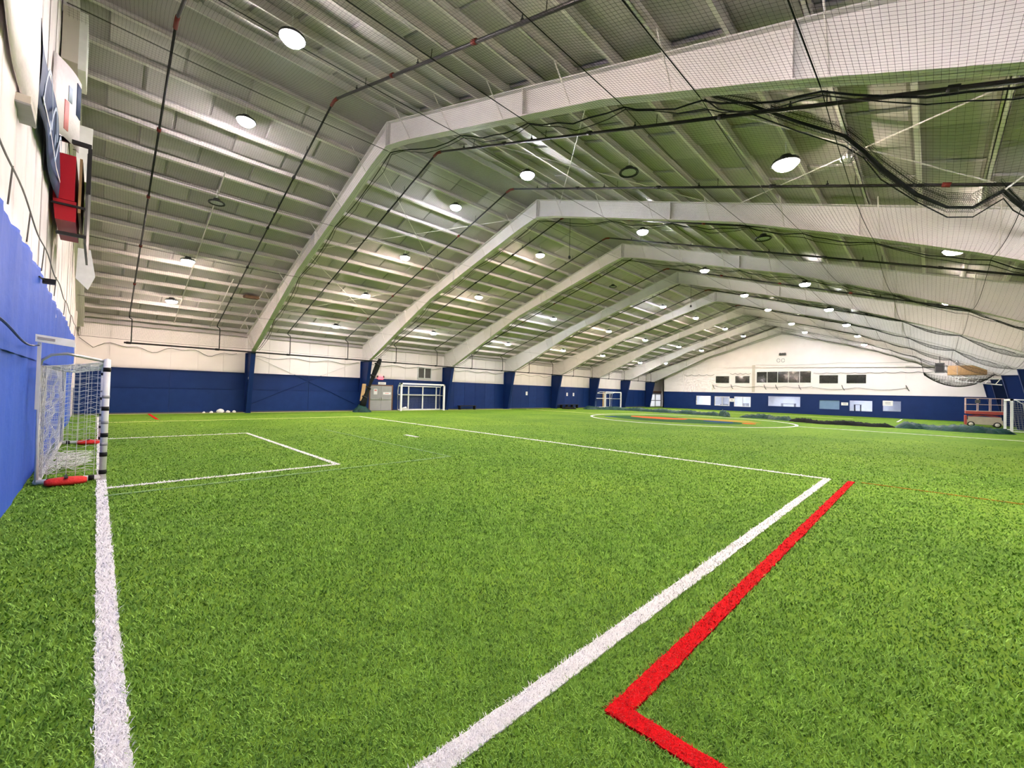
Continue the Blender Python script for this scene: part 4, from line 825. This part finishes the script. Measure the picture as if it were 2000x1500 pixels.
for x in (-.58, .58):
    for y in (-.9, -.3, .3, .9): obj('rail_post', MB().tube([(x, y, 1.12), (x, y, 2.05)], .024, 6), 'lift_rail', t)
    for z in (1.6, 2.05): obj('rail', MB().tube([(x, -.9, z), (x, .9, z)], .024, 6), 'lift_rail', t)
for y in (-.9, .9):
    for z in (1.6, 2.05): obj('rail', MB().tube([(-.58, y, z), (.58, y, z)], .024, 6), 'lift_rail', t)
obj('control_box', MB().box(-.62, -.5, .2, .45, 1.7, 1.95), 'dull_grey', t)
g = thing('soccer_goal', 'white goal standing side-on right of the scissor lift', 'goal', (41.8, -3.4, 0))
for x in (0, -3.2):
    obj('post', MB().box(x - .06, x + .06, -.06, .06, 0, 2.0), 'goal_white', g)
    obj('side_tube', MB().tube([(x, 0, 1.96), (x, -.45, 1.94), (x, -.75, 1.7), (x, -.85, 1.2), (x, -.9, .05), (x, 0, .05)], .03, 8), 'goal_white', g, True)
obj('crossbar', MB().box(-3.26, .06, -.06, .06, 1.88, 2.0), 'goal_white', g); obj('ground_bar', MB().box(-3.2, 0, -.93, -.87, 0, .1), 'goal_white', g)
pol = net_patch((0, 0, .05), (0, -.9, .05), (0, -.6, 1.9), (0, 0, 1.9), 6, 14, .03, 1, (1, 0, 0)) + net_patch((-3.2, 0, .05), (-3.2, -.9, .05), (-3.2, -.6, 1.9), (-3.2, 0, 1.9), 6, 14, .03, 2, (1, 0, 0)) + net_patch((0, -.9, .05), (-3.2, -.9, .05), (-3.2, -.7, 1.8), (0, -.7, 1.8), 24, 14, .05, 3, (0, 1, 0))
V, F = strings(pol, .005); link('goal_net', fast_mesh('goal_net', V, F, ['tape_grey']), g)
# heater, speaker and folded truss under the right eave
t = thing('loudspeaker', 'dark grey loudspeaker box hung under the near roof slope', 'loudspeaker', (48.6, -.5, 4.1)); obj('case', MB().box(-.2, .2, -.28, .28, 0, .8), 'dull_grey', t); obj('grille', MB().box(-.23, -.2, -.22, .22, .08, .72), 'black', t); obj('bracket', MB().tube([(0, 0, .8), (0, 0, 1.35)], .02, 6), 'black', t)
t = thing('roof_heater', 'brown box heater hung below the near slope above the lift', 'heater', (46.5, -1.9, 3.75)); obj('case', MB().box(-.5, .5, -1.0, 1.0, .05, .75), 'cardboard', t); obj('flue', MB().tube([(0, .5, .75), (0, .5, 1.2)], .09, 10), 'tape_grey', t, True)
for s in (-.8, .8): obj('hanger', MB().tube([(0, s, .75), (0, s, 1.6 if s > 0 else 1.1)], .012, 5), 'tape_grey', t)
t = thing('folded_truss', 'folded pale tube truss hanging under the brown heater', 'truss', (46.0, -2.2, 3.0))
obj('chord', MB().tube([(0, 1.2, .62), (0, -1.4, .50)], .04, 6), 'goal_white', t); obj('chord', MB().tube([(0, .9, .32), (0, -1.4, .05)], .04, 6), 'goal_white', t)
for i in range(5): obj('web_bar', MB().tube([(0, .9 - .5 * i, .32 - .055 * i), (0, .65 - .5 * i, .6 - .02 * i)], .025, 5), 'goal_white', t)
obj('hanger', MB().tube([(0, .8, .6), (0, .8, 1.75)], .015, 5), 'tape_grey', t); obj('hanger', MB().tube([(0, -1.0, .5), (0, -1.0, 1.2)], .015, 5), 'tape_grey', t)
t = thing('net_bundle', 'dark net gathered in a low bag under the right eave above the lift', 'net', (0, 0, 0))
pol = []
for i in range(26):
    y = .4 - 3.6 * i / 25; q = np.linspace(0, 1, 9); pol.append(np.stack([44 + 5 * q, np.full(9, y), 3.9 + .2 * y * 0 - .9 * math.sin(math.pi * i / 25) ** .8 * np.sin(np.pi * (q * .8 + .1)) - .15 * i / 25], 1))
A = np.array(pol)
polys = pol + [A[:, i] + (A[:, i + 1] - A[:, i]) * f for i in range(8) for f in np.linspace(0, 1, 5)[:-1]]
V, F = strings(polys, .007); o = link('netting', fast_mesh('netting', V, F, ['net_dark']), t); o['kind'] = 'stuff'
obj('rope', MB().tube(A[:, 4], .03, 6), 'black_rope', t); obj('rope', MB().tube([(46.5, .4, 3.9), (47, .6, 5.2)], .015, 5), 'black_rope', t)
